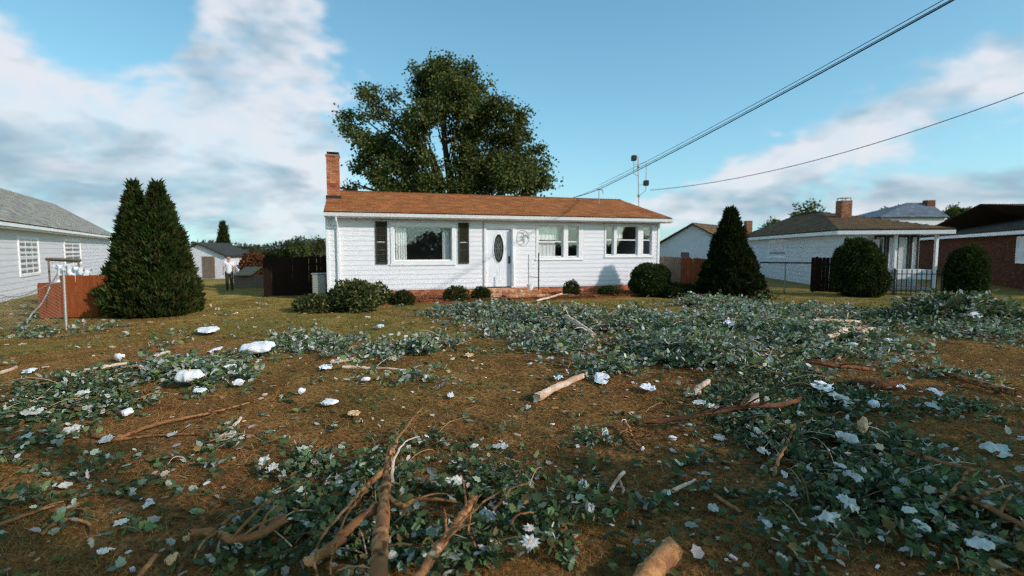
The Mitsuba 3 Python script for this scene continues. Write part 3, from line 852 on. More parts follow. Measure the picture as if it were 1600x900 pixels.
(wx0, wz1), (wx1, wz0) = (6.018, 2.199), (8.738, 1.278)
far_window(nb, SBM, wx0, wx1, wz0, wz1, 1, True, BLIND, 'small shaded window with slatted blind')
PFM = frame(PB0, PB2)
PL = float(np.linalg.norm(PB2 - PB0))
for k, (a, b) in enumerate(((0.36, 0.48), (0.55, 0.62), (0.69, 0.82), (0.89, 0.96))):
    far_window(nb, PFM, PL * a, PL * b, 0.75, 2.25, 1, False, CURTAIN if k else DARKGLASS, casing=SHUTTER)
part(nb, 'door', tf(cat(bx(0.2, 1.05, -0.06, 0.0, 0.13, 2.15)), PFM), DOORW)
for s in (0.42, 0.98):
    p = PI0 + (I2 - PI0) * s + dd * 0.08
    part(nb, 'porch_post', rbx(p[0] - 0.055, p[0] + 0.055, p[1] - 0.055, p[1] + 0.055, 0.12, 2.46), TRIM)
for (px, w_, p3) in ((0, 0.50, (16.378, 25.5, 3.497)), (1, 0.42, (16.493, 36, 2.95))):
    x, y, z = p3
    ch = part(nb, 'chimney', bx(x - w_ / 2 + 0.01, x + w_ / 2 - 0.01, y - w_ / 2 + 0.01, y + w_ / 2 - 0.01, 2.3, z + (0.60 if px == 0 else 0.75)), MORTAR)
    fs = []
    for k in range(4):
        a = np.array([[-1, -1], [1, -1], [1, 1], [-1, 1]])[[k, (k + 1) % 4]] * w_ / 2 + [x, y]
        fs.append(bricks(w_ - 0.002, z + (0.60 if px == 0 else 0.75) - 2.6, 2.6, 0.012, frame(a[0], a[1]), [(0.30, 0.14, 0.07), (0.24, 0.10, 0.05)], 50 + k, proud=0.012, depth=0.03))
    v, f, c = join(fs)
    part(ch, 'brick', (v, f), VSOLID, False, c, 'stuff')
    if px == 0:
        part(ch, 'cap', cat(bx(x - 0.24, x + 0.24, y - 0.24, y + 0.24, z + 0.72, z + 0.74), *[bx(x + a - 0.015, x + a + 0.015, y + b - 0.015, y + b + 0.015, z + 0.60, z + 0.72) for a in (-0.2, 0.2) for b in (-0.2, 0.2)]), STEEL)

# far right: dark roofed brick house
nb = thing('house', 'dark brick house with nearly black roof at the far right behind the tall brush pile', 'house')
E1, E0 = np.array((20.905, 21.024, 2.5)[:2]), np.array((25.71, 30.708, 2.5)[:2])
ed = unit(E1 - E0)
en = np.array([-ed[1], ed[0]])                # into the house
S0, S1 = E0 - ed * 8.0, E1 + ed * 3.0
WC0, WC1 = S0 + en * 0.4 + ed * 0.4, S1 + en * 0.4
CM = frame(WC0, WC1)
CL = float(np.linalg.norm(WC1 - WC0))
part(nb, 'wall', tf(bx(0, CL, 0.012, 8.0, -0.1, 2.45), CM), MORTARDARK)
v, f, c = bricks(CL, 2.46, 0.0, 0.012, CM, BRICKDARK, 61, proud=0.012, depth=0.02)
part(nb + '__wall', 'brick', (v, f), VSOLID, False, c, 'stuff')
RC0, RC1 = (29.872, 33, 4.593), (37.595, 33, 4.593)
far0, far1 = S0 + en * 8.8, S1 + en * 8.8
hipL = [(*S0, 2.55), (*S1, 2.55), RC1, RC0]
rk = part(nb, 'roof', cat(slab([hipL[0], hipL[1], hipL[2]], 0.05), slab([hipL[0], hipL[2], hipL[3]], 0.05), slab([(*far0, 2.55), (*S0, 2.55), RC0], 0.05), slab([(*S1, 2.55), (*far1, 2.55), RC1], 0.05), slab([(*far1, 2.55), (*far0, 2.55), RC0, RC1], 0.05)), DECK)
v, f, c = join([tabs([hipL[0], hipL[1], hipL[2]], 0.15, 0.33, DARKS, 62), tabs([hipL[2], hipL[3], hipL[0]], 0.15, 0.33, DARKS, 63)])
part(rk, 'shingle', (v, f), VSOLID, False, c, 'stuff')
part(nb, 'fascia', tf(bx(0, float(np.linalg.norm(S1 - S0)), 0.0, 0.03, 2.34, 2.495), frame(S0, S1)), TRIM)
(wx0, wz1), (wx1, wz0) = (16.772, 2.198), (18.141, 1.175)
far_window(nb, CM, wx0, wx1, wz0, wz1, 1, True, CURTAIN)

# behind, between the white house and the cone shaped tree
nb = thing('house', 'pale blue gabled house behind the fence at the right end of the white house', 'house')
N0, N1 = np.array((13.819, 35.5, 1.258)[:2]), np.array((10.472, 38.5, 1.221)[:2])
gm = frame(N1, N0)
gl = float(np.linalg.norm(N1 - N0))
gp = Polygon([(0, -0.1), (gl, -0.1), (gl, 2.72), (gl * 0.70, 3.46), (0, 1.75)])
m = trimesh.creation.extrude_polygon(gp, 9.0, engine='earcut')
m.vertices = np.stack([m.vertices[:, 0], m.vertices[:, 2], m.vertices[:, 1]], 1)
m.invert()
part(nb, 'wall', tf(m, gm), STUCCO)
G3 = lambda x, y, z: gm[:3, :3] @ np.array([x, y, z]) + gm[:3, 3]
rr = [G3(gl + 0.35, -0.3, 2.64), G3(gl + 0.35, 9.2, 2.64), G3(gl * 0.70, 9.2, 3.54), G3(gl * 0.70, -0.3, 3.54)]
rl = [G3(-0.3, 9.2, 1.70), G3(-0.3, -0.3, 1.70), G3(gl * 0.70, -0.3, 3.54), G3(gl * 0.70, 9.2, 3.54)]
rk = part(nb, 'roof', cat(slab(rr, 0.08), slab(rl, 0.08)), DECK)
v, f, c = join([tabs(rr, 0.15, 0.33, TANS, 71), tabs(rl, 0.15, 0.33, TANS, 72)])
part(rk, 'shingle', (v, f), VSOLID, False, c, 'stuff')
far_window(nb, gm, gl * 0.50, gl * 0.66, 1.0, 1.55, 1, False)

# far, above the roofs on the right
nb = thing('house', 'distant house with blue grey hip roof showing above the brown hip roof', 'house')
X0, X1, ZE, ZR = (39.166, 55, 5.17), (46.671, 55, 5.17), (39.166, 55, 5.17)[2], (44.521, 58, 6.927)[2]
part(nb, 'wall', bx(X0[0] + 0.3, X1[0] - 0.3, 55.3, 62, -0.1, ZE - 0.05), STUCCO)
a, b = (44.378, 58, 6.927), (46.819, 58, 6.927)
P = [(X0[0], 55, ZE), (X1[0], 55, ZE), (X1[0], 62.5, ZE), (X0[0], 62.5, ZE)]
rk = part(nb, 'roof', cat(slab([P[0], P[1], b, a], 0.1), slab([P[1], P[2], b], 0.1), slab([P[2], P[3], a, b], 0.1), slab([P[3], P[0], a], 0.1)), DECK)
v, f, c = join([tabs([P[0], P[1], b, a], 0.25, 0.5, [(0.12, 0.15, 0.18), (0.14, 0.17, 0.20)], 81), tabs([P[3], P[0], a], 0.25, 0.5, [(0.12, 0.15, 0.18), (0.14, 0.17, 0.20)], 82)])
part(rk, 'shingle', (v, f), VSOLID, False, c, 'stuff')
q = (46.42, 57.5, 6.812)
part(nb, 'chimney', bx(q[0] - 0.45, q[0] + 0.45, 57.2, 57.9, 5.0, q[2] + 0.35), REDBARK)

# left gap: white shed, low lean-to
sh = thing('shed', 'small white shed with dark roof beyond the lawn behind the twin-topped evergreen', 'shed')
a, b = (-18.235, 30, 1.998), (-16.803, 30, 1.401)
m = trimesh.creation.extrude_polygon(Polygon([(a[0] - 1.2, 0), (b[0], 0), (b[0], 1.40), (a[0] - 0.1, 2.02), (a[0] - 1.2, 1.40)]), 3.0, engine='earcut')
m.vertices = np.stack([m.vertices[:, 0], 30 + m.vertices[:, 2], m.vertices[:, 1]], 1)
part(sh, 'wall', m, STUCCO)
part(sh, 'roof', cat(slab([(b[0] + 0.2, 29.8, 1.36), (b[0] + 0.2, 33.2, 1.36), (a[0] - 0.1, 33.2, 2.12), (a[0] - 0.1, 29.8, 2.12)], 0.08), slab([(a[0] - 0.1, 29.8, 2.12), (a[0] - 0.1, 33.2, 2.12), (a[0] - 1.4, 33.2, 1.32), (a[0] - 1.4, 29.8, 1.32)], 0.08)), SHUTTER)
part(sh, 'door', bx(-18.1, -17.4, 29.95, 30.0, 0.05, 1.3), WOODGREY)
lt = thing('lean_to', 'low grey green lean-to with tan roof sheet left of the dark board fence', 'shed')
a, b = (-12.243, 22.5, -0.044), (-10.945, 22.5, -0.044)
for k, x in enumerate(np.arange(a[0], b[0] - 0.1, 0.145)):
    part(lt, 'plank', bx(x, x + 0.138, 22.5, 22.53, 0.0, 0.58 + 0.01 * (k % 3)), WOODGREY)
part(lt, 'roof', slab([(a[0] + 0.1, 22.3, 0.60), (a[0] + 0.85, 22.3, 0.60), (a[0] + 0.85, 23.4, 0.92), (a[0] + 0.1, 23.4, 0.92)], 0.03), WOODTAN)

# ------------------------------------------------------------------ fences


def board_fence(key, p0, p1, height, bw, mats, seed, gap=0.006, tops=0.02, dog=True, z0=0.03, th=0.02, rails=(0.3, 0.8), lean=0.0, posts=2.4, post_mat=None):
    r = np.random.default_rng(seed)
    m = frame(p0, p1)
    L = float(np.hypot(p1[0] - p0[0], p1[1] - p0[1]))
    x, k = 0.0, 0
    while x < L - 0.03:
        w = min(bw, L - x)
        h = (height(x / L) if callable(height) else height) + r.normal() * tops
        mesh = rbx(x, x + w - gap, r.normal() * 0.003, th + r.normal() * 0.001, z0 + abs(r.normal()) * 0.01, h, 0.004) if not dog else trimesh.convex.convex_hull(np.array([(a, y, z) for y in (0, th) for a, z in ((x, z0), (x + w - gap, z0), (x, h - 0.03), (x + w - gap, h - 0.03), (x + 0.03, h), (x + w - gap - 0.03, h))]))
        rot = trimesh.transformations.rotation_matrix(r.normal() * 0.006, [0, 1, 0], [x, 0, 0])
        mat = mats[min(int(x / L * len(mats)), len(mats) - 1)] if len(mats) > 1 else mats[0]
        part(key, 'plank', tf(tf(mesh, rot), m), mat)
        x += bw
        k += 1
    for q in rails:
        hz = (height(0.5) if callable(height) else height) * q
        part(key, 'rail', tf(bx(0, L, th + 0.002, th + 0.045, hz - 0.04, hz + 0.04), m), mats[0])
    for x in np.arange(0.06, L, posts):
        hz = (height(min(x / L, 1.0)) if callable(height) else height)
        part(key, 'post', tf(bx(x - 0.045, x + 0.045, th + 0.047, th + 0.137, -0.1, hz - 0.05), m), post_mat or mats[0])


df = thing('wooden_fence', 'dark brown board fence joining the left side of the white house', 'fence')
board_fence(df, (-8.95, 18.4), (-6.1, 19.2), lambda u: 1.42 + 0.05 * u, 0.14, [WOODDARK], 1, gap=0.0005, tops=0.008)
wf = thing('wooden_fence', 'weathered wooden fence, grey turning red brown, between the white house and the cone tree', 'fence')
board_fence(wf, (6.171, 21.6, 1.431)[:2], (7.358, 19.4, 1.459)[:2], lambda u: 1.42 - 0.06 * u, 0.125, [WOODGREY, WOODGREY, WOODRUST, WOODRUST], 2, tops=0.012)
rf = thing('wooden_fence', 'low red brown board fence with stepped top left of the twin-topped evergreen', 'fence')
board_fence(rf, (-11.437, 12.306, 0)[:2], (-10.1, 12.775, 0)[:2], lambda u: 0.84 if u < 0.22 else 1.08 - 0.02 * u, 0.15, [WOODRED], 3, gap=0.003, tops=0.006, dog=False)
dg = thing('wooden_gate', 'dark red brown board gate between the chain link fence and the big round bush', 'gate')
board_fence(dg, (12.028, 20.6, 1.444)[:2], (12.712, 19.9, 1.452)[:2], 1.40, 0.13, [WOODDARK], 4, tops=0.01)

clf = thing('chain_link_fence', 'low chain link fence in front of the pale house on the right', 'fence')
p0, p1 = np.array((10.451, 21.6, 0.08)[:2]), np.array((12.085, 20.6, 0.155)[:2])
fm = frame(p0, p1)
L_ = float(np.linalg.norm(p1 - p0))
part(clf, 'top_rail', tf(tube([(0, 0, 1.16), (L_, 0, 1.16)], 0.032, 8), fm), IRON)
for x in (0.0, L_ * 0.5, L_):
    part(clf, 'post', tf(tube([(x, 0.035, -0.1), (x, 0.035, 1.2)], 0.028, 8), fm), STEEL)
ws = []
for x in np.arange(-1.1, L_, 0.085):
    for s in (1, -1):
        a, b = (x, 0.04), (x + 1.1, 1.14)
        a0, b0 = max(a[0], 0), min(b[0], L_)
        if b0 - a0 < 0.03:
            continue
        z = lambda q: 0.04 + (q - x) if s == 1 else 1.14 - (q - x)
        ws.append(tube([(a0, 0, z(a0)), (b0, 0, z(b0))], 0.0022, 3, cap=False))
part(clf, 'wire_mesh', tf(cat(*ws), fm), STEEL, kind='stuff')

pf = thing('picket_fence', 'low dark iron picket fence on the lawn between the round bush and the brush pile', 'fence')
p0, p1 = np.array((12.713, 19.41, 0)[:2]), np.array((15.959, 18.868, 0)[:2])
fm = frame(p0, p1)
L_ = float(np.linalg.norm(p1 - p0))
for x in np.arange(0.06, L_, 0.165):
    part(pf, 'picket', tf(cat(bx(x - 0.012, x + 0.012, -0.012, 0.012, 0.02, 0.90), trimesh.creation.cone(0.028, 0.09, sections=6).apply_translation([x, 0, 0.90])), fm), IRON)
for z in (0.16, 0.78):
    part(pf, 'rail', tf(bx(0, L_, -0.032, -0.013, z, z + 0.03), fm), IRON)
for x in (0, L_ / 2, L_):
    part(pf, 'post', tf(bx(x - 0.03, x + 0.03, 0.014, 0.074, -0.1, 1.0), fm), IRON)

po = thing('fence_post', 'thin pale metal fence post leaning in front of the red board fence', 'post')
a, b = (-9.417, 10.727, 0), (-9.555, 10.9, 1.238)
put(po, cat(tube([a, b], 0.027, 10), trimesh.creation.icosphere(2, 0.034).apply_translation(b)), STEEL, 40)
bp = thing('bent_pipe', 'bent pale fence pipe sticking out of the grass left of the leaning post', 'pipe')
put(bp, tube(spline([(-9.927, 10.393, 0), (-10.108, 10.6, 0.209), (-10.097, 10.7, 0.357), (-10.11, 10.9, 0.498), (-10.15, 11.2, 0.86), (-10.036, 11.3, 1.164)], 20), 0.016, 8), STEEL, True)
be = thing('wooden_beam', 'brown beam lying across the top of the debris behind the red board fence', 'beam')
a, b = np.array((-12.359, 13.6, 1.446)), np.array((-11.444, 13.6, 1.412))
put(be, tube([a, b], 0.045, 4), WOODGREY)
for q, nm in ((a, ''), (b, '')):
    part(be, 'leg', tube([q + [0.06 if q is a else -0.06, 0, -0.03], [q[0] + (0.06 if q is a else -0.06), 13.6, 0.0]], 0.03, 4), WOODGREY)
ps = thing('plastic_sheet', 'crumpled white plastic sheet hanging behind the red board fence', 'sheet')
a, b = (-12.024, 13.45, 1.399), (-11.09, 13.45, 1.298)
nx, nz = 26, 14
sx, sz = np.meshgrid(np.linspace(0, 1, nx), np.linspace(0, 1, nz))
x = a[0] + (b[0] - a[0]) * sx
z = (1.30 - 0.12 * sx ** 2) * (1 - sz) + 0.75 * sz
q = np.stack([sx * 6, sz * 4, sx * 0], -1)
y = 13.45 + 0.22 * (meshkit.fbm(q, 3, 6) - 0.5) + 0.03 * np.sin(sx * 40 + sz * 3)
i = np.arange(nx * nz).reshape(nz, nx)
put(ps, (np.stack([x, y, z], -1).reshape(-1, 3), np.stack([i[:-1, :-1], i[:-1, 1:], i[1:, 1:], i[1:, :-1]], -1).reshape(-1, 4)), FOAM, True)

# ------------------------------------------------------------------ trees and shrubs
TREEGREEN = [(0.090, 0.120, 0.036), (0.115, 0.145, 0.042), (0.070, 0.098, 0.032), (0.145, 0.160, 0.048), (0.125, 0.125, 0.038)]
EVERGREEN = [(0.034, 0.056, 0.015), (0.047, 0.070, 0.019), (0.026, 0.045, 0.012), (0.062, 0.080, 0.022), (0.066, 0.054, 0.02)]


def limb_path(a, b, r, sag=0.12, n=9):
    a, b = np.array(a, float), np.array(b, float)
    s = np.linspace(0, 1, n)[:, None]
    L = np.linalg.norm(b - a)
    up = np.array([0, 0, 1.0]) * np.sin(s * np.pi) * L * sag
    w = np.cumsum(r.normal(size=(n, 3)) * 0.03 * L / n ** 0.5, 0)
    return a + (b - a) * s + up + w * np.sin(s * np.pi) ** 0.5


def broad_tree(key, base, fork, blobs, rad, seed, leaf=0.2, per_m3=1.0, cols=TREEGREEN, tips=0.36, leaves_per=46):
    r = np.random.default_rng(seed)
    base, fork = np.array(base, float), np.array(fork, float)
    top = max(b[0][2] for b in blobs)
    c = np.mean([b[0] for b in blobs], 0)
    tip = np.array([c[0], c[1], top])
    s = np.linspace(0, 1, 12)[:, None]
    tr = np.where(s < 0.5, base + (fork - base) * s * 2, fork + (tip - fork) * (s * 2 - 1)) + np.cumsum(r.normal(size=(12, 3)), 0) * 0.04
    tr[0] = base
    rr = rad * (1 - 0.93 * s[:, 0]) ** 0.8
    rr[0] *= 1.5
    part(key, 'trunk', tube(tr, rr, 10, 0.04, seed), BARK, True)
    for k, b in enumerate(blobs):
        e = np.array(b[0], float)
        t0 = np.clip((e[2] - base[2]) / (top - base[2]) - 0.30, 0.18, 0.7)
        a = np.array([np.interp(t0, s[:, 0], tr[:, q]) for q in range(3)])
        p = limb_path(a, e, r)
        r0 = rad * 0.26 * (1 - t0) + 0.015
        part(key, 'limb', cat(tube(p, np.linspace(r0, 0.02, len(p)), 7, 0.05, k), *[tube(limb_path(p[j], e + sphere_dirs(1, r)[0] * np.array(b[1]) * 0.8, r, 0.05, 6), np.linspace(r0 * 0.5, 0.008, 6), 5) for j in (5, 6, 7, 8)]), BARK, True)
    foliage_part(key, 'crown', clumpy_crown(blobs, per_m3, leaf, cols, seed, tips, leaves_per))


big = thing('tree', 'large broad green tree rising behind the brown roof of the white house', 'tree')
TB = [((-4.31, 31.32, 12.25), 1.06, 1.0), ((-5.87, 32.07, 12.20), 0.67, 1.0), ((-4.19, 30.48, 12.16), 0.48, 1.0), ((-2.77, 31.06, 11.97), 0.77, 1.0), ((-2.08, 32.85, 11.63), 0.77, 1.0), ((-5.25, 33.28, 11.54), 1.06, 1.0), ((-3.23, 28.78, 9.94), 1.25, 1.0), ((-0.63, 29.92, 10.27), 0.58, 1.0), ((-0.14, 29.53, 9.12), 0.86, 1.0), ((-1.85, 30.73, 9.32), 1.15, 1.0), ((-4.87, 28.44, 8.85), 0.91, 1.0), ((-8.38, 30.87, 10.63), 0.72, 1.0), ((-8.06, 31.50, 10.12), 0.62, 1.0), ((-8.87, 30.77, 9.82), 0.48, 1.0), ((-9.89, 31.13, 9.87), 0.34, 1.0), ((-9.63, 31.19, 8.84), 0.67, 1.0), ((-8.30, 29.67, 7.92), 0.82, 1.0), ((-7.41, 31.23, 7.84), 0.91, 1.0), ((-6.81, 30.02, 8.76), 0.58, 1.0), ((-7.07, 30.86, 10.73), 0.34, 1.0), ((-8.32, 30.74, 6.96), 0.48, 1.0), ((-9.69, 31.16, 5.71), 0.48, 1.0), ((-9.25, 30.94, 6.39), 0.38, 1.0), ((-7.61, 29.82, 5.64), 0.86, 1.0), ((-6.20, 31.21, 7.04), 0.77, 1.0), ((-6.34, 32.37, 5.98), 0.96, 1.0), ((-4.37, 29.82, 5.64), 0.86, 1.0), ((-4.67, 29.40, 7.11), 0.67, 1.0), ((-2.44, 30.43, 7.10), 1.06, 1.0), ((-0.91, 32.68, 7.92), 1.06, 1.0), ((0.26, 32.41, 8.70), 0.82, 1.0), ((0.67, 31.46, 7.08), 0.91, 1.0), ((1.69, 31.30, 7.86), 0.43, 1.0), ((1.90, 31.23, 6.84), 0.48, 1.0), ((2.19, 30.93, 5.58), 0.46, 1.0), ((-0.15, 29.66, 5.71), 1.01, 1.0), ((-1.83, 31.70, 5.89), 0.96, 1.0), ((-3.53, 31.34, 8.67), 0.67, 1.0), ((-3.03, 30.22, 5.69), 0.86, 1.0), ((0.65, 30.71, 9.32), 0.43, 1.0), ((-2.25, 30.54, 8.30), 0.77, 1.0), ((1.17, 30.93, 5.38), 0.72, 1.0), ((0.55, 30.37, 6.11), 0.96, 1.0), ((-0.45, 30.27, 6.39), 1.06, 1.0), ((1.68, 30.92, 5.99), 0.67, 1.0), ((-1.55, 32.56, 6.74), 1.06, 1.0), ((-2.75, 31.46, 5.45), 0.86, 1.0), ((-5.16, 29.82, 5.25), 0.77, 1.0), ((-6.79, 30.08, 5.38), 0.77, 1.0), ((-8.03, 30.85, 7.77), 0.86, 1.0), ((-8.68, 30.22, 6.87), 0.62, 1.0), ((-6.79, 29.78, 6.70), 0.86, 1.0), ((-6.43, 31.06, 9.70), 0.58, 1.0), ((-5.33, 28.89, 8.13), 0.77, 1.0)]
broad_tree(big, (-3.6, 31, 0), (-3.5, 31, 3.6), TB, 0.42, 11, leaf=0.15, per_m3=7.0, tips=0.42, leaves_per=80)


def spire(key, base, cones, n, seed, cols=EVERGREEN, leaf=0.16, trunk=0.07):
    """A dense conifer: upswept sprays over one or more cone shaped crowns (x, y, height, radius, share)."""
    r = np.random.default_rng(seed)
    out = []
    for (x, y, h, rad, z0, share) in cones:
        k = int(n * share)
        u = 1 - np.sqrt(r.uniform(0, 1, k))                 # more sprays low down, where the cone is wide
        prof = np.where(u < 0.14, 0.80 + 0.20 * u / 0.14, (1 - ((u - 0.14) / 0.86) ** 1.08)) + 0.015
        ang = r.uniform(0, 2 * np.pi, k)
        lump = 1 + 0.85 * (meshkit.fbm(np.stack([np.cos(ang) * 3.2, np.sin(ang) * 3.2, u * 10 + x], -1), 3, seed) - 0.5)
        d = np.stack([np.cos(ang), np.sin(ang), np.zeros(k)], -1)
        rr = rad * prof * lump * (1 - 0.42 * r.uniform(0, 1, k) ** 1.7)
        p = np.array([x, y, z0]) + d * rr[:, None] + np.array([0, 0, 1.0]) * (u * (h - z0))[:, None]
        m = 5
        tip = unit(d[:, None] * r.uniform(0.4, 1.2, (k, m, 1)) + np.array([0, 0, 1.15]) + 0.45 * r.normal(size=(k, m, 3)))
        ll = leaf * r.uniform(0.6, 1.4, (k, m)) * (0.8 + 0.5 * u[:, None])
        nrm = unit(r.normal(size=(k, m, 3)) + d[:, None])
        col = palette(cols, k, r, 0.22)[:, None] * r.uniform(0.75, 1.3, (k, m, 1))
        out.append(leaves(np.repeat(p, m, 0), tip.reshape(-1, 3), nrm.reshape(-1, 3), ll.ravel(), ll.ravel() * 0.30, col.reshape(-1, 3), OUT4, 0.1, 0.1))
    part(key, 'trunk', cat(*[tube([(x, y, -0.1), (x, y, z0 + (h - z0) * 0.93)], [trunk, 0.012], 8) for (x, y, h, rad, z0, share) in cones]), BARK, True)
    foliage_part(key, 'crown', join(out))


tw = thing('evergreen_tree', 'dense dark evergreen with two pointed tops beside the low red fence', 'tree')
cx_, cy_, _ = (-9.452, 13.414, 0)
spire(tw, None, [(cx_ - 0.36, cy_, 3.40, 0.70, 0.0, 0.34), (cx_ + 0.30, cy_ - 0.05, 3.42, 0.84, 0.0, 0.38), (cx_ + 0.03, cy_ - 0.1, 2.6, 1.02, 0.0, 0.42)], 21000, 21, leaf=0.15)
ct = thing('evergreen_tree', 'dark cone shaped evergreen with a single point before the weathered fence', 'tree')
cx_, cy_, _ = (7.671, 17.868, 0)
spire(ct, None, [(cx_ - 0.10, cy_, 3.08, 0.90, 0.0, 0.8), (cx_ + 0.42, cy_ - 0.1, 1.7, 0.62, 0.0, 0.25)], 13000, 22, cols=[(0.022, 0.034, 0.010), (0.032, 0.045, 0.013), (0.017, 0.026, 0.008), (0.04, 0.034, 0.015)])
sp = thing('evergreen_tree', 'thin distant spire shaped conifer beyond the white shed', 'tree')
a = (-25.242, 45, 1.7)
spire(sp, None, [(a[0], 45, (-25.145, 45, 3.985)[2], 0.55, 0.0, 1.0)], 2600, 23, leaf=0.3)


def shrub(label, blobs, n, leaf, cols, seed, name='shrub', **k):
    key = thing(name, label, name)
    r = np.random.default_rng(seed)
    foliage_part(key, 'foliage', leaf_ball(blobs, n, leaf, cols, seed, **k))
    ms = []
    for (c, rad, s) in blobs:
        c = np.array(c, float)
        rd = np.broadcast_to(np.array(rad, float), (3,))
        for q in range(5):
            d = sphere_dirs(1, r)[0]
            d[2] = abs(d[2])
            ms.append(tube(limb_path((c[0], c[1], -0.02), c + d * rd * 0.8, r, 0.05, 6), np.linspace(0.022, 0.005, 6), 5))
    part(key, 'stems', cat(*ms), BARK, True, kind='stuff')
    return key


DKBUSH = [(0.033, 0.052, 0.015), (0.046, 0.066, 0.019), (0.024, 0.039, 0.012), (0.060, 0.076, 0.022)]
a = (5.044, 18.607, 0)
shrub('clipped round dark green bush at the right end of the white house front', [((a[0], a[1], 0.56), (0.74, 0.74, 0.62), 1.0)], 15000, 0.07, DKBUSH, 31, shell=0.4)
a = (12.611, 18.607, 0)
shrub('big round dark bush in front of the pale house on the right', [((a[0] - 0.05, a[1], 1.0), (0.80, 0.8, 1.12), 0.75), ((a[0] + 0.22, a[1] - 0.2, 0.6), (0.66, 0.6, 0.66), 0.35)], 24000, 0.085, DKBUSH, 32, shell=0.45)
a = (16.507, 18.6, 0.305)
shrub('dark bush against the dark brick house, above the tall brush pile', [((a[0], a[1], 0.85), (0.62, 0.6, 0.95), 1.0)], 16000, 0.085, DKBUSH, 33, shell=0.45)
MIX = [(0.085, 0.105, 0.032), (0.125, 0.135, 0.048), (0.06, 0.08, 0.026), (0.20, 0.18, 0.075), (0.045, 0.06, 0.02)]
a, b, c = (-4.391, 13.687, 0), (-5.271, 13.828, 0), (-4.165, 15.414, 0)
sb = shrub('sprawling olive shrub with pale blossoms at the left corner of the white house', [((a[0], a[1] + 0.55, 0.30), (0.66, 0.55, 0.55), 0.42), ((b[0], b[1] + 0.3, 0.12), (0.72, 0.5, 0.34), 0.28), ((c[0], c[1] + 0.3, 0.22), (0.42, 0.42, 0.42), 0.18), ((a[0] + 0.3, a[1] + 0.2, 0.3), (0.4, 0.4, 0.5), 0.2)], 9500, 0.10, MIX, 34, shell=0.6, lift=0.6)
r = np.random.default_rng(35)
n = 46
p = np.array([c[0] - 0.05, c[1] + 0.05, 0.42]) + r.normal(size=(n, 3)) * np.array([0.17, 0.12, 0.14])
v, f, c_ = leaves(np.repeat(p, 5, 0), unit(r.normal(size=(n * 5, 3)) + [0, -0.5, 0.5]), r.normal(size=(n * 5, 3)), 0.045, 0.035, palette([(0.75, 0.66, 0.52), (0.8, 0.74, 0.66)], n * 5, r, 0.05), OUT6)
part(sb, 'blossom', (v, f), LEAF, False, c_, 'stuff')
for (g, rx, rz, lb, sd) in (((-3.37, 15.775, 0), 0.34, 0.24, 'small dark green shrub on the mulch below the picture window', 36), ((-1.809, 16.551, 0), 0.42, 0.30, 'low spreading green shrub on the mulch left of the front steps', 37), ((2.142, 18.354, 0), 0.30, 0.34, 'small upright dark shrub on the mulch right of the front steps', 38), ((-1.023, 16.968, 0), 0.30, 0.26, 'small very dark shrub touching the left side of the brick steps', 39), ((3.456, 18.354, 0), 0.36, 0.22, 'low dark shrub on the mulch below the triple window', 41)):
    shrub(lb, [((g[0], g[1], rz * 0.75), (rx, rx * 0.8, rz), 1.0)], 2300, 0.06, DKBUSH, sd, shell=0.5)
g = (6.001, 18.108, 0)
shrub('low dark hedge in front of the weathered wooden fence', [((g[0] - 0.2, g[1], 0.18), (0.4, 0.35, 0.34), 0.5), ((g[0] + 0.3, g[1] + 0.1, 0.16), (0.4, 0.35, 0.3), 0.5)], 4500, 0.07, DKBUSH, 40, shell=0.4)
g = (-15.136, 30, 0.953)
shrub('rust red bush beyond the low lean-to', [((g[0], g[1], 0.75), (0.75, 0.6, 0.75), 1.0)], 3000, 0.14, [(0.16, 0.06, 0.03), (0.10, 0.055, 0.025), (0.2, 0.09, 0.04)], 42, shell=0.5)


def round_tree(label, px, Y, top, rad, seed, cols=TREEGREEN, leaf=0.24, dens=1.0, flat=0.8, group=None):
    x = px
    key = thing('tree', label, 'tree', group)
    r = np.random.default_rng(seed)
    zc = top - rad * flat
    blobs = [((x, Y, zc), (rad * 0.75, rad * 0.75, rad * flat), dens)]
    for k in range(6):
        d = sphere_dirs(1, r)[0] * np.array([1, 1, 0.6])
        blobs.append(((x + d[0] * rad * 0.6, Y + d[1] * rad * 0.6, zc + d[2] * rad * 0.5), (rad * 0.5, rad * 0.5, rad * 0.42), dens))
    broad_tree(key, (x, Y, -0.05), (x, Y, max(zc - rad * 0.7, 0.4)), blobs, 0.10 + rad * 0.05, seed, leaf, 6.0 if rad < 1.4 else 2.2, cols, 0.30, 30)


def at_x(px, Y):
    return (px - 800) / 800 * Y


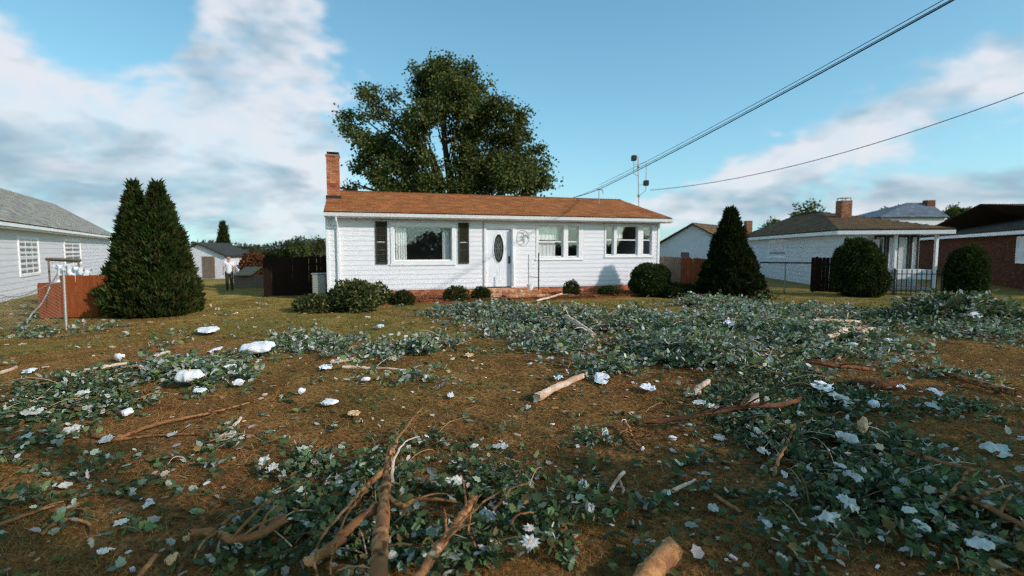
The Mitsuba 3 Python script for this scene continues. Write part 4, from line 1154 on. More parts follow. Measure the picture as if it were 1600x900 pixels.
OLIVE = [(0.075, 0.085, 0.035), (0.10, 0.105, 0.045), (0.06, 0.07, 0.03)]
for (lb, px, Y, topy, rad, sd, cl) in (
        ('dark round tree behind the dark board fence, nearest the white house chimney', 473, 42, 372, 0.95, 51, TREEGREEN),
        ('pale olive tree just left of the white house wall behind the dark fence', 501, 50, 371, 1.2, 52, OLIVE),
        ('small dark tree over the left end of the dark board fence', 425, 40, 391, 0.7, 53, EVERGREEN),
        ('low dark tree over the middle of the dark board fence', 450, 44, 388, 0.9, 54, EVERGREEN),
        ('greyish olive round tree behind the lean-to', 397, 48, 385, 1.2, 55, OLIVE),
        ('rusty brown tree right of the thin spire conifer', 374, 46, 389, 0.8, 56, [(0.13, 0.06, 0.03), (0.10, 0.07, 0.03), (0.07, 0.06, 0.025)]),
        ('dark tree at the foot of the thin spire conifer', 361, 42, 394, 0.8, 57, EVERGREEN),
        ('green tree rising behind the brown hip roof left of its chimney', 1258, 52, 318, 2.2, 58, TREEGREEN),
        ('small dark tree behind the left end of the brown hip roof', 1205, 50, 341, 1.2, 59, TREEGREEN),
        ('dark tree left of the distant blue grey roof', 1392, 66, 322, 2.2, 60, TREEGREEN),
        ('dark tree right of the distant blue grey roof', 1490, 68, 318, 2.4, 61, TREEGREEN)):
    z = 1.7 + (390 - topy) / 800 * Y
    round_tree(lb, at_x(px, Y), Y, z, rad, sd, cl, leaf=0.16 if rad < 1.3 else 0.24)

# the far line of trees that closes the horizon
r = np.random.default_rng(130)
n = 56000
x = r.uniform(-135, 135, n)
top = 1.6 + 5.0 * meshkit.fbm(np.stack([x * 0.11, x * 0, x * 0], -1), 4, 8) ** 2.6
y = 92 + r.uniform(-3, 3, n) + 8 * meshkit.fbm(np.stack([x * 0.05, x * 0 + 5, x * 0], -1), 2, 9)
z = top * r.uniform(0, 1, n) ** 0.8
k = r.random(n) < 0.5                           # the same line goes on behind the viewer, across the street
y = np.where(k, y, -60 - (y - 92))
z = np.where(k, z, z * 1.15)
v, f, c = leaves(np.stack([x, y, z], -1), sphere_dirs(n, r), sphere_dirs(n, r), 0.75, 0.55, palette([(0.09, 0.12, 0.09), (0.11, 0.13, 0.10), (0.13, 0.12, 0.09)], n, r), OUT4)  # pale greyed greens: distance haze put into the leaf colour
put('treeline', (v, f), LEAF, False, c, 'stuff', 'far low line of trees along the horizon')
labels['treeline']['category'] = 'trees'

# what is left of a wire fence along the left lot line
cl2 = thing('chain_link_fence', 'sagging remains of a chain link fence at the left border of the lawn', 'fence')
p0, p1 = np.array((-11.264, 10.4, 0.263)[:2]), np.array((-9.582, 10.9, 0.194)[:2])
fm = frame(p0, p1)
L_ = float(np.linalg.norm(p1 - p0))
ws = []
top_ = lambda q: 0.98 - 0.30 * math.sin(math.pi * min(max(q / L_, 0), 1)) ** 2
for x in np.arange(-1.0, L_, 0.075):
    for s in (1, -1):
        q = np.linspace(max(x, 0), min(x + 1.0, L_), 6)
        if q[-1] - q[0] < 0.05:
            continue
        h = (q - x) if s == 1 else 1.0 - (q - x)
        ws.append(tube(np.stack([q, 0.05 * np.sin(q * 3), 0.03 + h * np.array([top_(a) for a in q])], -1), 0.0022, 3, cap=False))
part(cl2, 'wire_mesh', tf(cat(*ws), fm), STEEL, kind='stuff')
part(cl2, 'top_wire', tf(tube([(q, 0.05 * math.sin(q * 3), 0.03 + top_(q)) for q in np.linspace(0, L_, 14)], 0.008, 5), fm), STEEL)

# ------------------------------------------------------------------ wires, pole, mast


def sagged(a, b, sag, n=40):
    a, b = np.array(a, float), np.array(b, float)
    s = np.linspace(0, 1, n)[:, None]
    return a + (b - a) * s - np.array([0, 0, 1.0]) * sag * 4 * s * (1 - s)


W_END = np.array((3.781, 22.5, 4.306))
W_MID = np.array((7.377, 9, 6.159))
POLE = np.array([10.6, -0.6, 7.9])
mast = thing('service_mast', 'thin steel service mast behind the roof ridge holding the overhead cables', 'mast')
put(mast, cat(tube([(W_END[0], W_END[1], 3.3), W_END + [0, 0, 0.04]], 0.018, 8), tube([W_END + [-0.12, 0, 0.03], W_END + [0.16, -0.05, -0.04]], 0.018, 6), tube([W_END + [0.16, -0.05, -0.04], W_END + [0.17, -0.05, -0.2]], 0.02, 6)), STEEL)
for k, (dz, rad, sag, lb, dx) in enumerate(((0.0, 0.014, 0.30, 'thick dark service cable, lowest of the bundle above the brown roof', 0.0), (0.10, 0.008, 0.30, 'thin wire just above the thick service cable', 0.05), (0.19, 0.007, 0.31, 'topmost thin wire of the bundle above the brown roof', 0.0))):
    # the pole end is extended past the frame along the same line
    a = W_END + [dx, 0, dz]
    b = W_MID + (W_MID - W_END) * 1.0 + [dx, 0, dz * 0.12]
    pc = thing('power_line', lb, 'power line')
    part(pc, 'span', tube(sagged(a, b, sag), rad, 6), CABLE, True)
    if k < 2:
        part(pc, 'tail', tube(sagged(a, (2.879, 24.5, 4.148), 0.02, 8), rad, 6), CABLE, True)
PB = W_MID + (W_MID - W_END) * 1.0
up_ = thing('utility_pole', 'wooden utility pole at the street corner behind the viewer', 'pole')
part(up_, 'shaft', tube([(PB[0] + 0.15, PB[1], -0.3), (PB[0] + 0.15, PB[1], PB[2] + 1.0)], [0.16, 0.11], 12), BARK)
part(up_, 'crossarm', bx(PB[0] - 1.0, PB[0] + 1.2, PB[1] - 0.06, PB[1] + 0.06, PB[2] + 0.5, PB[2] + 0.62), BARK)
pc = thing('power_line', 'single thin wire low over the houses on the right', 'power line')
part(pc, 'span', tube(sagged((6.673, 25, 4.565), (16.394, 15, 6.859), 0.62), 0.014, 6), CABLE, True)

an = thing('antenna_mast', 'slender pale antenna mast with two small dark boxes behind the brown roof', 'antenna')
m0 = np.array((5.886, 24, 3.716))
X_ = lambda px, py: np.array(AT_(px, py, 24.0))


def AT_(px, py, Y):
    b = -(py - 450) / 800
    d = np.array([(px - 800) / 800, math.cos(PITCH) + b * math.sin(PITCH), -math.sin(PITCH) + b * math.cos(PITCH)])
    return np.array([0, 0, 1.7]) + d * Y / d[1]


part(an, 'mast', cat(tube([(m0[0], 24, 0.0), m0, X_(997, 244)], 0.022, 8), trimesh.creation.icosphere(2, 0.07).apply_translation(X_(998, 306)), trimesh.creation.icosphere(2, 0.06).apply_translation(X_(997.5, 261))), STEEL, 40)
part(an, 'arm', cat(tube([X_(998, 306), X_(1009, 298), X_(1010, 252)], 0.014, 6), tube([X_(998, 275), X_(990, 272), X_(990, 244)], 0.014, 6), tube([X_(990, 258), X_(1010, 253)], 0.010, 6), tube([X_(998, 290), X_(1011, 285)], 0.010, 6)), STEEL)
for px, py in ((990.5, 247), (1009.5, 286)):
    q = X_(px, py)
    part(an, 'box', rbx(q[0] - 0.11, q[0] + 0.11, 23.88, 24.12, q[2] - 0.12, q[2] + 0.12, 0.02), IRON)

# ------------------------------------------------------------------ the person beyond the lawn


def chain(spheres, links):
    parts_ = []
    for a, b in links:
        (pa, ra_), (pb, rb_) = spheres[a], spheres[b]
        s = [manifold3d.Manifold.sphere(q, 14).translate(tuple(map(float, p))) for p, q in ((pa, ra_), (pb, rb_))]
        parts_.append(manifold3d.Manifold.batch_hull(s))
    m = manifold3d.Manifold.batch_boolean(parts_, manifold3d.OpType.Add).to_mesh()
    t = trimesh.Trimesh(m.vert_properties[:, :3], m.tri_verts)
    return t


pe = thing('person', 'person in white shirt and dark trousers standing beyond the lawn beside the lean-to', 'person')
S = {'hipL': ((-0.085, 0, 0.90), 0.092), 'hipR': ((0.085, 0, 0.90), 0.092), 'waist': ((0, 0, 1.08), 0.125), 'chest': ((0, 0, 1.30), 0.14), 'shL': ((-0.17, 0, 1.42), 0.062), 'shR': ((0.17, 0, 1.42), 0.062),
     'neck': ((0, -0.01, 1.50), 0.052), 'jaw': ((0, -0.035, 1.585), 0.062), 'skull': ((0, -0.01, 1.665), 0.092), 'nose': ((0, -0.108, 1.63), 0.013),
     'earL': ((-0.09, -0.005, 1.63), 0.02), 'earR': ((0.09, -0.005, 1.63), 0.02),
     'elL': ((-0.235, 0.03, 1.15), 0.043), 'elR': ((0.235, -0.02, 1.16), 0.043), 'wrL': ((-0.245, -0.07, 0.93), 0.03), 'wrR': ((0.23, -0.14, 0.98), 0.03),
     'knL': ((-0.10, -0.02, 0.49), 0.058), 'knR': ((0.10, -0.03, 0.49), 0.058), 'anL': ((-0.105, 0.02, 0.09), 0.04), 'anR': ((0.115, 0.02, 0.09), 0.04)}
Lk = [('hipL', 'hipR'), ('hipL', 'waist'), ('hipR', 'waist'), ('waist', 'chest'), ('chest', 'shL'), ('chest', 'shR'), ('chest', 'neck'), ('neck', 'jaw'), ('jaw', 'skull'), ('skull', 'nose'), ('skull', 'earL'), ('skull', 'earR'),
      ('shL', 'elL'), ('elL', 'wrL'), ('shR', 'elR'), ('elR', 'wrR'), ('hipL', 'knL'), ('knL', 'anL'), ('hipR', 'knR'), ('knR', 'anR')]
for s, e in (('L', 'wrL'), ('R', 'wrR')):
    w = np.array(S[e][0])
    sg = -1 if s == 'L' else 1
    S['palm' + s] = (tuple(w + [0, -0.03, -0.075]), 0.026)
    Lk.append((e, 'palm' + s))
    for k, ln_ in enumerate((0.065, 0.075, 0.070, 0.055)):
        b0 = w + [sg * 0.004, -0.055 + 0.019 * k, -0.095]
        S[f'f{s}{k}a'], S[f'f{s}{k}b'], S[f'f{s}{k}c'] = (tuple(b0), 0.010), (tuple(b0 + [0, -0.006, -ln_ * 0.55]), 0.009), (tuple(b0 + [-sg * 0.014, -0.010, -ln_]), 0.007)
        Lk += [('palm' + s, f'f{s}{k}a'), (f'f{s}{k}a', f'f{s}{k}b'), (f'f{s}{k}b', f'f{s}{k}c')]
    S[f't{s}a'], S[f't{s}b'] = (tuple(w + [-sg * 0.012, -0.055, -0.05]), 0.011), (tuple(w + [-sg * 0.03, -0.085, -0.095]), 0.008)
    Lk += [('palm' + s, f't{s}a'), (f't{s}a', f't{s}b')]
PMX = T().translate([at_x(357.5, 21.0), 21.0, 0.03]).rotate([0, 0, 1], 25).scale(0.80)
PM = np.array(PMX.matrix)
SKIN = M('skin', two(pr((0.42, 0.25, 0.17), 0.55, 0.3)))
put(pe, tf(chain(S, Lk), PM), SKIN, 50)
g = lambda n_, k: (S[n_][0], S[n_][1] + k)
SH = {k: g(k, 0.018) for k in ('waist', 'chest', 'shL', 'shR')} | {'w2': ((0, 0, 0.96), 0.15), 'sL': ((-0.21, 0.015, 1.26), 0.066), 'sR': ((0.21, -0.01, 1.27), 0.066)}
part(pe, 'shirt', tf(chain(SH, [('w2', 'waist'), ('waist', 'chest'), ('chest', 'shL'), ('chest', 'shR'), ('shL', 'sL'), ('shR', 'sR')]), PM), FOAM, 50)
TR = {k: g(k, 0.016) for k in ('hipL', 'hipR', 'knL', 'knR')} | {'anL': (S['anL'][0], 0.062), 'anR': (S['anR'][0], 0.062), 'w': ((0, 0, 0.98), 0.125)}
part(pe, 'trousers', tf(chain(TR, [('hipL', 'hipR'), ('hipL', 'w'), ('hipR', 'w'), ('hipL', 'knL'), ('knL', 'anL'), ('hipR', 'knR'), ('knR', 'anR')]), PM), SHUTTER, 50)
part(pe, 'hair', tf(chain({'a': ((0, 0.012, 1.69), 0.092), 'b': ((0, 0.04, 1.63), 0.075), 'c': ((0, -0.03, 1.735), 0.055)}, [('a', 'b'), ('a', 'c')]), PM), IRON, 50)
for s in ('L', 'R'):
    a = np.array(S['an' + s][0])
    part(pe, 'shoe', tf(chain({'h': (tuple(a + [0, 0.02, -0.05]), 0.045), 't': (tuple(a + [0, -0.15, -0.06]), 0.036)}, [('h', 't')]), PM), IRON, 50)
for s in (-1, 1):
    part(pe, 'eye', tf(trimesh.creation.icosphere(2, 0.012).apply_translation([0.033 * s, -0.094, 1.655]), PM), IRON, True)
part(pe, 'mouth', tf(trimesh.creation.icosphere(2, 0.02).apply_scale([1, 0.4, 0.3]).apply_translation([0, -0.094, 1.575]), PM), REDBARK, True)

# white things on the porch of the pale house
q = PI0 + (I2 - PI0) * 0.30 + dd * 0.35
ch = thing('garden_chair', 'white garden chair standing on the porch of the pale house on the right', 'chair')
cm = np.array(T().translate([q[0], q[1], 0.12]).rotate([0, 0, 1], 20).matrix)
part(ch, 'seat', tf(rbx(-0.25, 0.25, -0.25, 0.25, 0.40, 0.44), cm), FOAM)
part(ch, 'backrest', tf(cat(tube(spline([(-0.25, 0.24, 0.42), (-0.25, 0.30, 0.8), (-0.12, 0.33, 0.98), (0.12, 0.33, 0.98), (0.25, 0.30, 0.8), (0.25, 0.24, 0.42)], 24), 0.028, 7), *[tube([(x, 0.25, 0.44), (x, 0.33, 0.95)], 0.022, 6) for x in (-0.14, -0.05, 0.05, 0.14)]), cm), FOAM)
for x in (-0.22, 0.22):
    part(ch, 'arm', tf(tube([(x * 1.1, -0.22, 0.42), (x * 1.15, -0.22, 0.64), (x * 1.12, 0.27, 0.66)], 0.025, 6), cm), FOAM)
    for y in (-0.22, 0.22):
        part(ch, 'leg', tf(rbx(x - 0.025, x + 0.025, y - 0.025, y + 0.025, 0.0, 0.40), cm), FOAM)
q = PI0 + (I2 - PI0) * 0.68 + dd * 0.45
tb = thing('porch_table', 'pale blue table with a white cloth on the porch of the pale house', 'table')
cm = np.array(T().translate([q[0], q[1], 0.12]).rotate([0, 0, 1], -10).matrix)
BLUEP = M('blue_paint', two(pr((0.25, 0.36, 0.50), 0.5, 0.3)))
part(tb, 'top', tf(rbx(-0.8, 0.8, -0.35, 0.35, 0.70, 0.74), cm), BLUEP)
for x in (-0.74, 0.74):
    for y in (-0.29, 0.29):
        part(tb, 'leg', tf(rbx(x - 0.03, x + 0.03, y - 0.03, y + 0.03, 0.0, 0.70), cm), BLUEP)
tcl = thing('table_cloth', 'white cloth hanging over the front of the porch table', 'cloth')
put(tcl, tf(cat(bx(-0.6, 0.75, -0.37, 0.3, 0.7405, 0.748), bx(-0.6, 0.75, -0.378, -0.366, 0.35, 0.747)), cm), FOAM)

# ------------------------------------------------------------------ storm debris: foliage
DK = [(0.060, 0.098, 0.046), (0.085, 0.130, 0.058), (0.115, 0.165, 0.074), (0.145, 0.190, 0.080), (0.165, 0.195, 0.070), (0.085, 0.130, 0.074), (0.070, 0.120, 0.050), (0.100, 0.150, 0.070), (0.120, 0.175, 0.078), (0.22, 0.15, 0.06)]
PALE = [(0.46, 0.48, 0.40), (0.60, 0.60, 0.53), (0.34, 0.39, 0.32), (0.22, 0.29, 0.22)]


def sprigs(pos, heading, length, m, leaf, pale, seed, outline, cols=DK, flat=0.75):
    r = np.random.default_rng(seed)
    n = len(pos)
    d = np.stack([np.cos(heading), np.sin(heading), r.normal(size=n) * 0.22], -1)
    d = unit(d)
    sd = unit(np.cross([0, 0, 1.0], d))
    f = np.linspace(0.12, 1.0, m)[None] + r.normal(size=(n, m)) * 0.03
    bend = r.normal(size=(n, 1, 1)) * 0.35
    base = pos[:, None] + d[:, None] * (f * length[:, None])[..., None] + sd[:, None] * (bend * (f ** 2 * length[:, None])[..., None]) + np.array([0, 0, 1.0]) * (r.uniform(-0.01, 0.05, (n, m, 1)))
    ang = (np.where(np.arange(m) % 2, 1, -1)[None] * r.uniform(0.5, 1.3, (n, m)) + r.normal(size=(n, m)) * 0.35)[..., None]
    axis = unit(d[:, None] * np.cos(ang) + sd[:, None] * np.sin(ang) + np.array([0, 0, 1.0]) * (r.normal(size=(n, m, 1)) * 0.55 + 0.08))
    nrm = unit(np.array([0, 0, 1.0]) * flat + r.normal(size=(n, m, 3)) * 0.55)
    L = leaf * r.uniform(0.6, 1.35, (n, m))
    col = palette(cols, n * m, r, 0.22).reshape(n, m, 3) * r.uniform(0.75, 1.3, (n, 1, 1))
    isp = r.uniform(size=(n, m)) < pale
    col[isp] = palette(PALE, int(isp.sum()), r, 0.15)
    base[..., 2] = np.maximum(base[..., 2], ground_z(base[..., 0], base[..., 1]) + 0.006)
    a = leaves(base.reshape(-1, 3), axis.reshape(-1, 3), nrm.reshape(-1, 3), L.ravel(), L.ravel() * r.uniform(0.28, 0.85, n * m), col.reshape(-1, 3), outline, 0.10, r.uniform(-0.1, 0.35, n * m))
    st = leaves(pos, d + sd * bend[:, 0] * 0.6, np.cross(d, sd), length, np.full(n, 0.010), palette([(0.16, 0.09, 0.04), (0.10, 0.10, 0.04)], n, r), OUT4, 0.4)
    return [a, st]


# (x, y, half width, half depth, height) of each drift of fallen leafy sprigs, in metres, and its density
HEAPS = [
    ((-5.037, 6.089, 1.162, 0.984, 0.12), 1), ((-4.852, 5.133, 0.525, 0.829, 0.12), 1), ((-4.808, 6.886, 0.874, 0.952, 0.1), 1), ((-4.039, 4.081, 0.315, 0.526, 0.1), 0.8), ((-4.006, 6.711, 0.511, 0.62, 0.06), 0.7), ((-4.279, 5.455, 0.626, 0.576, 0.12), 0.9),
    ((-3.637, 8.99, 0.796, 1.11, 0.1), 0.8), ((-2.59, 8.529, 0.647, 0.773, 0.1), 0.9), ((-1.32, 8.696, 0.605, 0.862, 0.2), 1.6), ((-2.006, 7.917, 0.602, 0.427, 0.06), 0.8),
    ((-0.682, 13.549, 1.62, 1.665, 0.14), 1.2), ((1.186, 11.765, 1.631, 1.908, 0.14), 1.2), ((2.795, 11.083, 1.397, 2.089, 0.16), 1.2), ((0.88, 8.696, 0.88, 0.804, 0.1), 0.9), ((-0.393, 10.393, 0.787, 0.897, 0.07), 0.7),
    ((2.893, 8.161, 1.24, 1.559, 0.2), 1.2), ((3.06, 6.886, 0.962, 1.341, 0.24), 1.3), ((3.044, 9.641, 0.974, 1.277, 0.18), 1.1), ((6.373, 12.654, 2.231, 1.452, 0.16), 1.2), ((5.114, 8.99, 1.477, 1.497, 0.2), 1.2), ((4.773, 10.814, 1.773, 1.609, 0.18), 1.2), ((6.231, 9.305, 0.705, 1.054, 0.18), 1.1), ((6.199, 15.414, 1.356, 1.244, 0.14), 1.1), ((8.357, 13.281, 1.337, 1.192, 0.12), 1.0),
    ((2.557, 5.133, 0.721, 0.7, 0.22), 1.2), ((3.555, 5.692, 0.653, 0.703, 0.2), 1.1), ((2.585, 4.284, 0.66, 0.579, 0.28), 1.6), ((3.002, 3.955, 0.611, 0.52, 0.26), 1.6), ((2.33, 4.431, 0.398, 0.46, 0.2), 1.1), ((1.256, 7.071, 0.538, 0.533, 0.05), 0.8),
    ((2.244, 3.335, 0.561, 0.354, 0.26), 1.7), ((2.813, 3.292, 0.554, 0.363, 0.26), 1.7), ((2.176, 2.782, 0.689, 0.3, 0.26), 1.7), ((3.049, 3.091, 0.361, 0.424, 0.26), 1.6), ((1.742, 2.846, 0.334, 0.228, 0.12), 0.7),
    ((-0.787, 4.081, 0.525, 0.472, 0.16), 1.2), ((-1.106, 3.569, 0.507, 0.404, 0.18), 1.2), ((-1.269, 3.053, 0.476, 0.337, 0.18), 1.2), ((-0.741, 2.846, 0.556, 0.327, 0.2), 1.2), ((-0.133, 3.425, 0.443, 0.373, 0.16), 1.1), ((0.235, 3.017, 0.333, 0.329, 0.22), 1.4), ((-0.249, 2.722, 0.355, 0.239, 0.16), 1.0), ((-1.336, 2.692, 0.316, 0.205, 0.14), 1.0), ((-1.656, 3.78, 0.292, 0.269, 0.1), 0.8),
    ((0.739, 4.431, 0.227, 0.137, 0.04), 0.8), ((0.568, 3.379, 0.219, 0.117, 0.06), 0.8), ((0.884, 3.249, 0.21, 0.1, 0.04), 0.6), ((-3.243, 3.208, 0.208, 0.245, 0.1), 0.9), ((-3.361, 3.78, 0.341, 0.201, 0.05), 0.5), ((-2.517, 4.214, 0.216, 0.277, 0.05), 0.6), ((-2.77, 3.292, 0.256, 0.154, 0.05), 0.4),
    ((9.442, 10.393, 1.18, 1.315, 0.14), 1.1), ((9.052, 11.976, 1.056, 0.644, 0.06), 0.8), ((4.842, 5.343, 0.614, 0.352, 0.06), 0.5), ((5.881, 6.711, 0.767, 0.412, 0.05), 0.4), ((-9.414, 10.079, 0.891, 0.381, 0.06), 0.8), ((-8.725, 10.641, 0.537, 0.34, 0.05), 0.6), ((-1.299, 6.385, 0.974, 0.626, 0.03), 0.15), ((2.609, 2.664, 0.278, 0.172, 0.15), 0.9),
]
r = np.random.default_rng(90)
near_p, far_p = [], []
for (hx, hy, rx, ry, hh), dens in HEAPS:
    area = math.pi * rx * ry
    n = int(max(10, area * (110 if hy < 6 else 100) * dens))
    q = r.normal(size=(n, 2)) * 0.46
    x, y = hx + q[:, 0] * rx, hy + q[:, 1] * ry
    rad2 = np.clip((q ** 2).sum(1), 0, 1)
    patch = meshkit.fbm(np.stack([x * 1.9, y * 1.9, x * 0], -1), 3, 13)
    keep = (patch + 0.10 * r.random(n) > (0.41 if hy < 6 else 0.525)) & (y > 1.9)
    z = ground_z(x, y) + 0.02 + (0.8 if hy < 6 else 1.35) * hh * (1 - rad2) * r.uniform(0.1, 1.0, n) * np.clip((patch - 0.3) * 3.5, 0.3, 1.4)
    p = np.stack([x, y, z], -1)[keep]
    near_p.append(p[p[:, 1] < 6.5])
    far_p.append(p[p[:, 1] >= 6.5])
# stray sprigs all over the lawn
n = 230
y = np.exp(r.uniform(math.log(2.2), math.log(15.5), n))
x = r.uniform(-1.1, 1.1, n) * y
near_p.append(np.stack([x, y, ground_z(x, y) + 0.015], -1)[y < 6.5])
far_p.append(np.stack([x, y, ground_z(x, y) + 0.015], -1)[y >= 6.5])
near_p, far_p = np.vstack(near_p), np.vstack(far_p)
ms = []
ms += sprigs(near_p, r.uniform(0, 2 * np.pi, len(near_p)), r.uniform(0.14, 0.34, len(near_p)), 12, 0.056, 0.20, 91, OUT9, flat=0.28)
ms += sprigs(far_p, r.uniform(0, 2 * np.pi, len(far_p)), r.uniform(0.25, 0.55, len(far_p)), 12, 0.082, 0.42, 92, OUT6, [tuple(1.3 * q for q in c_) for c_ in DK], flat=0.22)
# single leaves lying loose, many with the pale side up
n = 4300
y = np.exp(r.uniform(math.log(2.1), math.log(15), n))
x = r.uniform(-1.1, 1.1, n) * y
cl = meshkit.fbm(np.stack([x * 0.8, y * 0.8, x * 0], -1), 3, 17)
k_ = cl + 0.25 * r.random(n) > 0.64
x, y = x[k_], y[k_]
n = len(x)
col = palette(DK, n, r, 0.25)
isp = r.random(n) < 0.28
col[isp] = palette(PALE + [(0.55, 0.50, 0.42)], int(isp.sum()), r, 0.15)
L = r.uniform(0.035, 0.085, n)
ms.append(leaves(np.stack([x, y, ground_z(x, y) + 0.022], -1), np.stack([r.normal(size=n), r.normal(size=n), r.normal(size=n) * 0.15], -1), np.stack([r.normal(size=n) * 0.3, r.normal(size=n) * 0.3, np.ones(n)], -1), L, L * 0.8, col, OUT9, 0.1, r.uniform(-0.1, 0.4, n)))
v, f, c = join(ms)
print('leaf triangles', len(f))
put('fallen_leaves', (v, f), LEAF, False, c, 'stuff', 'dark green fallen leafy sprigs and loose leaves strewn over the lawn')
labels['fallen_leaves']['category'] = 'leaves'

# fine twigs through the drifts
r = np.random.default_rng(93)
allp = np.vstack([near_p, far_p])
pick = allp[r.choice(len(allp), 1100, replace=False)]
V_, F_, C_, at_ = [], [], [], 0
tc = palette([(0.34, 0.19, 0.09), (0.50, 0.36, 0.24), (0.20, 0.10, 0.05), (0.14, 0.07, 0.04)], len(pick), r)
for q in range(len(pick)):
    a = r.uniform(0, 2 * np.pi)
    Ls = r.uniform(0.12, 0.5) * (0.7 + 0.05 * pick[q, 1])
    e = pick[q] + np.array([math.cos(a), math.sin(a), r.uniform(-0.05, 0.35)]) * Ls
    m = tube(limb_path(pick[q] + [0, 0, 0.02], e, r, 0.12, 6), np.linspace(0.0035 + 0.0006 * pick[q, 1], 0.002, 6), 4, cap=False)
    V_.append(m.vertices)
    F_.append(m.faces + at_)
    C_.append(np.tile(tc[q], (len(m.vertices), 1)))
    at_ += len(m.vertices)
put('fallen_twigs', (np.vstack(V_), np.vstack(F_)), VSOLID, True, np.vstack(C_), 'stuff', 'thin tan and brown twigs tangled through the fallen leaves')
labels['fallen_twigs']['category'] = 'twigs'

# the tall pile at the right edge and the brush by the cone tree
bp_ = thing('brush_pile', 'waist high pile of torn leafy branches at the right edge of the lawn', 'brush pile')
r = np.random.default_rng(95)
pc_ = np.array((10.271, 11.083, 0))
n = 1500
q = r.normal(size=(n, 3)) * np.array([0.95, 0.65, 0.30])
zz = 0.68 * np.exp(-(q[:, 0] / 1.15) ** 2 - (q[:, 1] / 0.8) ** 2) * r.uniform(0.15, 1.0, n)
pp = np.stack([pc_[0] + q[:, 0], pc_[1] + 0.6 + q[:, 1], zz + 0.02], -1)
v, f, c = join(sprigs(pp, r.uniform(0, 2 * np.pi, n), r.uniform(0.3, 0.6, n), 12, 0.10, 0.22, 96, OUT6, DK, 0.35))
part(bp_, 'foliage', (v, f), LEAF, False, c)
for k in range(12):
    a = pc_ + [r.uniform(-1.1, 1.1), 0.5 + r.uniform(-0.6, 0.5), 0.04]
    b = a + [r.uniform(-0.8, 0.8), r.uniform(-0.5, 0.5), r.uniform(0.3, 0.75)]
    part(bp_, 'branch', tube(limb_path(a, b, r, 0.1), np.linspace(0.022, 0.006, 9), 6, 0.05, k), REDBARK, True)
b2 = thing('brush_pile', 'heap of bare brown twigs leaning on the cone shaped evergreen', 'brush pile')
pc_ = np.array((8.13, 17.406, 0))
for k in range(34):
    a = pc_ + [r.uniform(-0.55, 0.75), r.uniform(-0.3, 0.4), 0.03]
    b = a + [r.uniform(-0.7, 0.7), r.uniform(-0.3, 0.4), r.uniform(0.15, 0.60)]
    part(b2, 'twig', tube(limb_path(a, b, r, 0.12), np.linspace(0.016, 0.005, 9), 5, 0.05, k), TWIG if k % 3 else BARK, True)
q = pc_ + r.normal(size=(150, 3)) * [0.45, 0.3, 0.1]
q[:, 2] = abs(q[:, 2]) + 0.05
v, f, c = join(sprigs(q, r.uniform(0, 6.28, 150), r.uniform(0.3, 0.5, 150), 9, 0.09, 0.03, 97, OUT6, MIX))
part(b2, 'foliage', (v, f), LEAF, False, c)

# ------------------------------------------------------------------ branches and sticks


def stick(parent, name, pts, r0, r1, mat, n=26, sides=9, wob=0.06, seed=0, whole=None, knots=True):
    p = spline(pts, n)
    rr = np.random.default_rng(seed + 500)
    L = np.linalg.norm(p[-1] - p[0])
    w = np.cumsum(rr.normal(size=p.shape), 0) * 0.004 * L ** 0.5
    w -= np.linspace(0, 1, n)[:, None] * w[-1]
    p = p + w * [1, 1, 0.5]
    rad = np.linspace(r0, r1, n) * (1 + 0.025 * rr.normal(size=n))
    if knots and n > 12:
        for k in rr.integers(3, n - 3, 2):
            rad[k - 1:k + 2] *= [1.03, 1.09, 1.03]
    m = tube(p, rad, sides, wob, seed)
    if r0 > 0.012:                               # torn, splintered ends
        v = m.vertices.copy()
        for s0, e, dr_ in ((0, p[0] - p[1], r0), ((n - 1) * sides, p[-1] - p[-2], r1)):
            v[s0:s0 + sides] += unit(e) * (rr.uniform(-0.3, 1.1, sides) * dr_)[:, None]
        m.vertices = v
    return put(whole, m, mat, 50) if whole else part(parent, name, m, mat, 50)


fb = thing('fallen_branch', 'thick brown torn branch pointing away from the viewer, forked into bare twigs', 'branch')
stick(fb, 'stem', [(-0.592, 2.129, 0.21), (-0.664, 2.501, 0.24), (-0.734, 2.881, 0.27), (-0.807, 3.25, 0.29)], 0.042, 0.030, TWIG, 34, 12, 0.05, 1)
stick(fb, 'fork', [(-0.795, 3.182, 0.29), (-0.844, 3.478, 0.32), (-0.801, 3.336, 0.35)], 0.026, 0.020, ORANGEWOOD, 14, 10, 0.06, 2)
stick(fb, 'twig', [(-0.806, 3.339, 0.34), (-0.804, 3.465, 0.38), (-0.749, 3.661, 0.43), (-0.702, 3.93, 0.47)], 0.012, 0.004, TWIG, 24, 6, 0.03, 3)
stick(fb, 'twig', [(-0.727, 3.028, 0.29), (-0.767, 3.278, 0.33), (-0.756, 3.469, 0.36), (-0.653, 3.538, 0.38)], 0.011, 0.004, PEELED, 24, 6, 0.03, 4)
stick(fb, 'twig', [(-0.799, 3.217, 0.3), (-0.858, 3.024, 0.3), (-0.898, 2.675, 0.29), (-0.923, 2.538, 0.28), (-0.935, 2.384, 0.25), (-0.885, 2.224, 0.22)], 0.011, 0.005, TWIG, 30, 6, 0.03, 5)
stick(fb, 'twig', [(-0.793, 3.173, 0.29), (-0.864, 2.961, 0.27), (-0.905, 2.63, 0.25), (-0.88, 2.412, 0.22), (-0.855, 2.308, 0.17)], 0.010, 0.004, TWIG, 30, 6, 0.03, 6)
stick(fb, 'side_branch', [(-0.717, 2.858, 0.27), (-0.621, 2.788, 0.26), (-0.552, 2.882, 0.25), (-0.416, 2.926, 0.22), (-0.306, 2.954, 0.19)], 0.017, 0.006, TWIG, 24, 8, 0.05, 7)
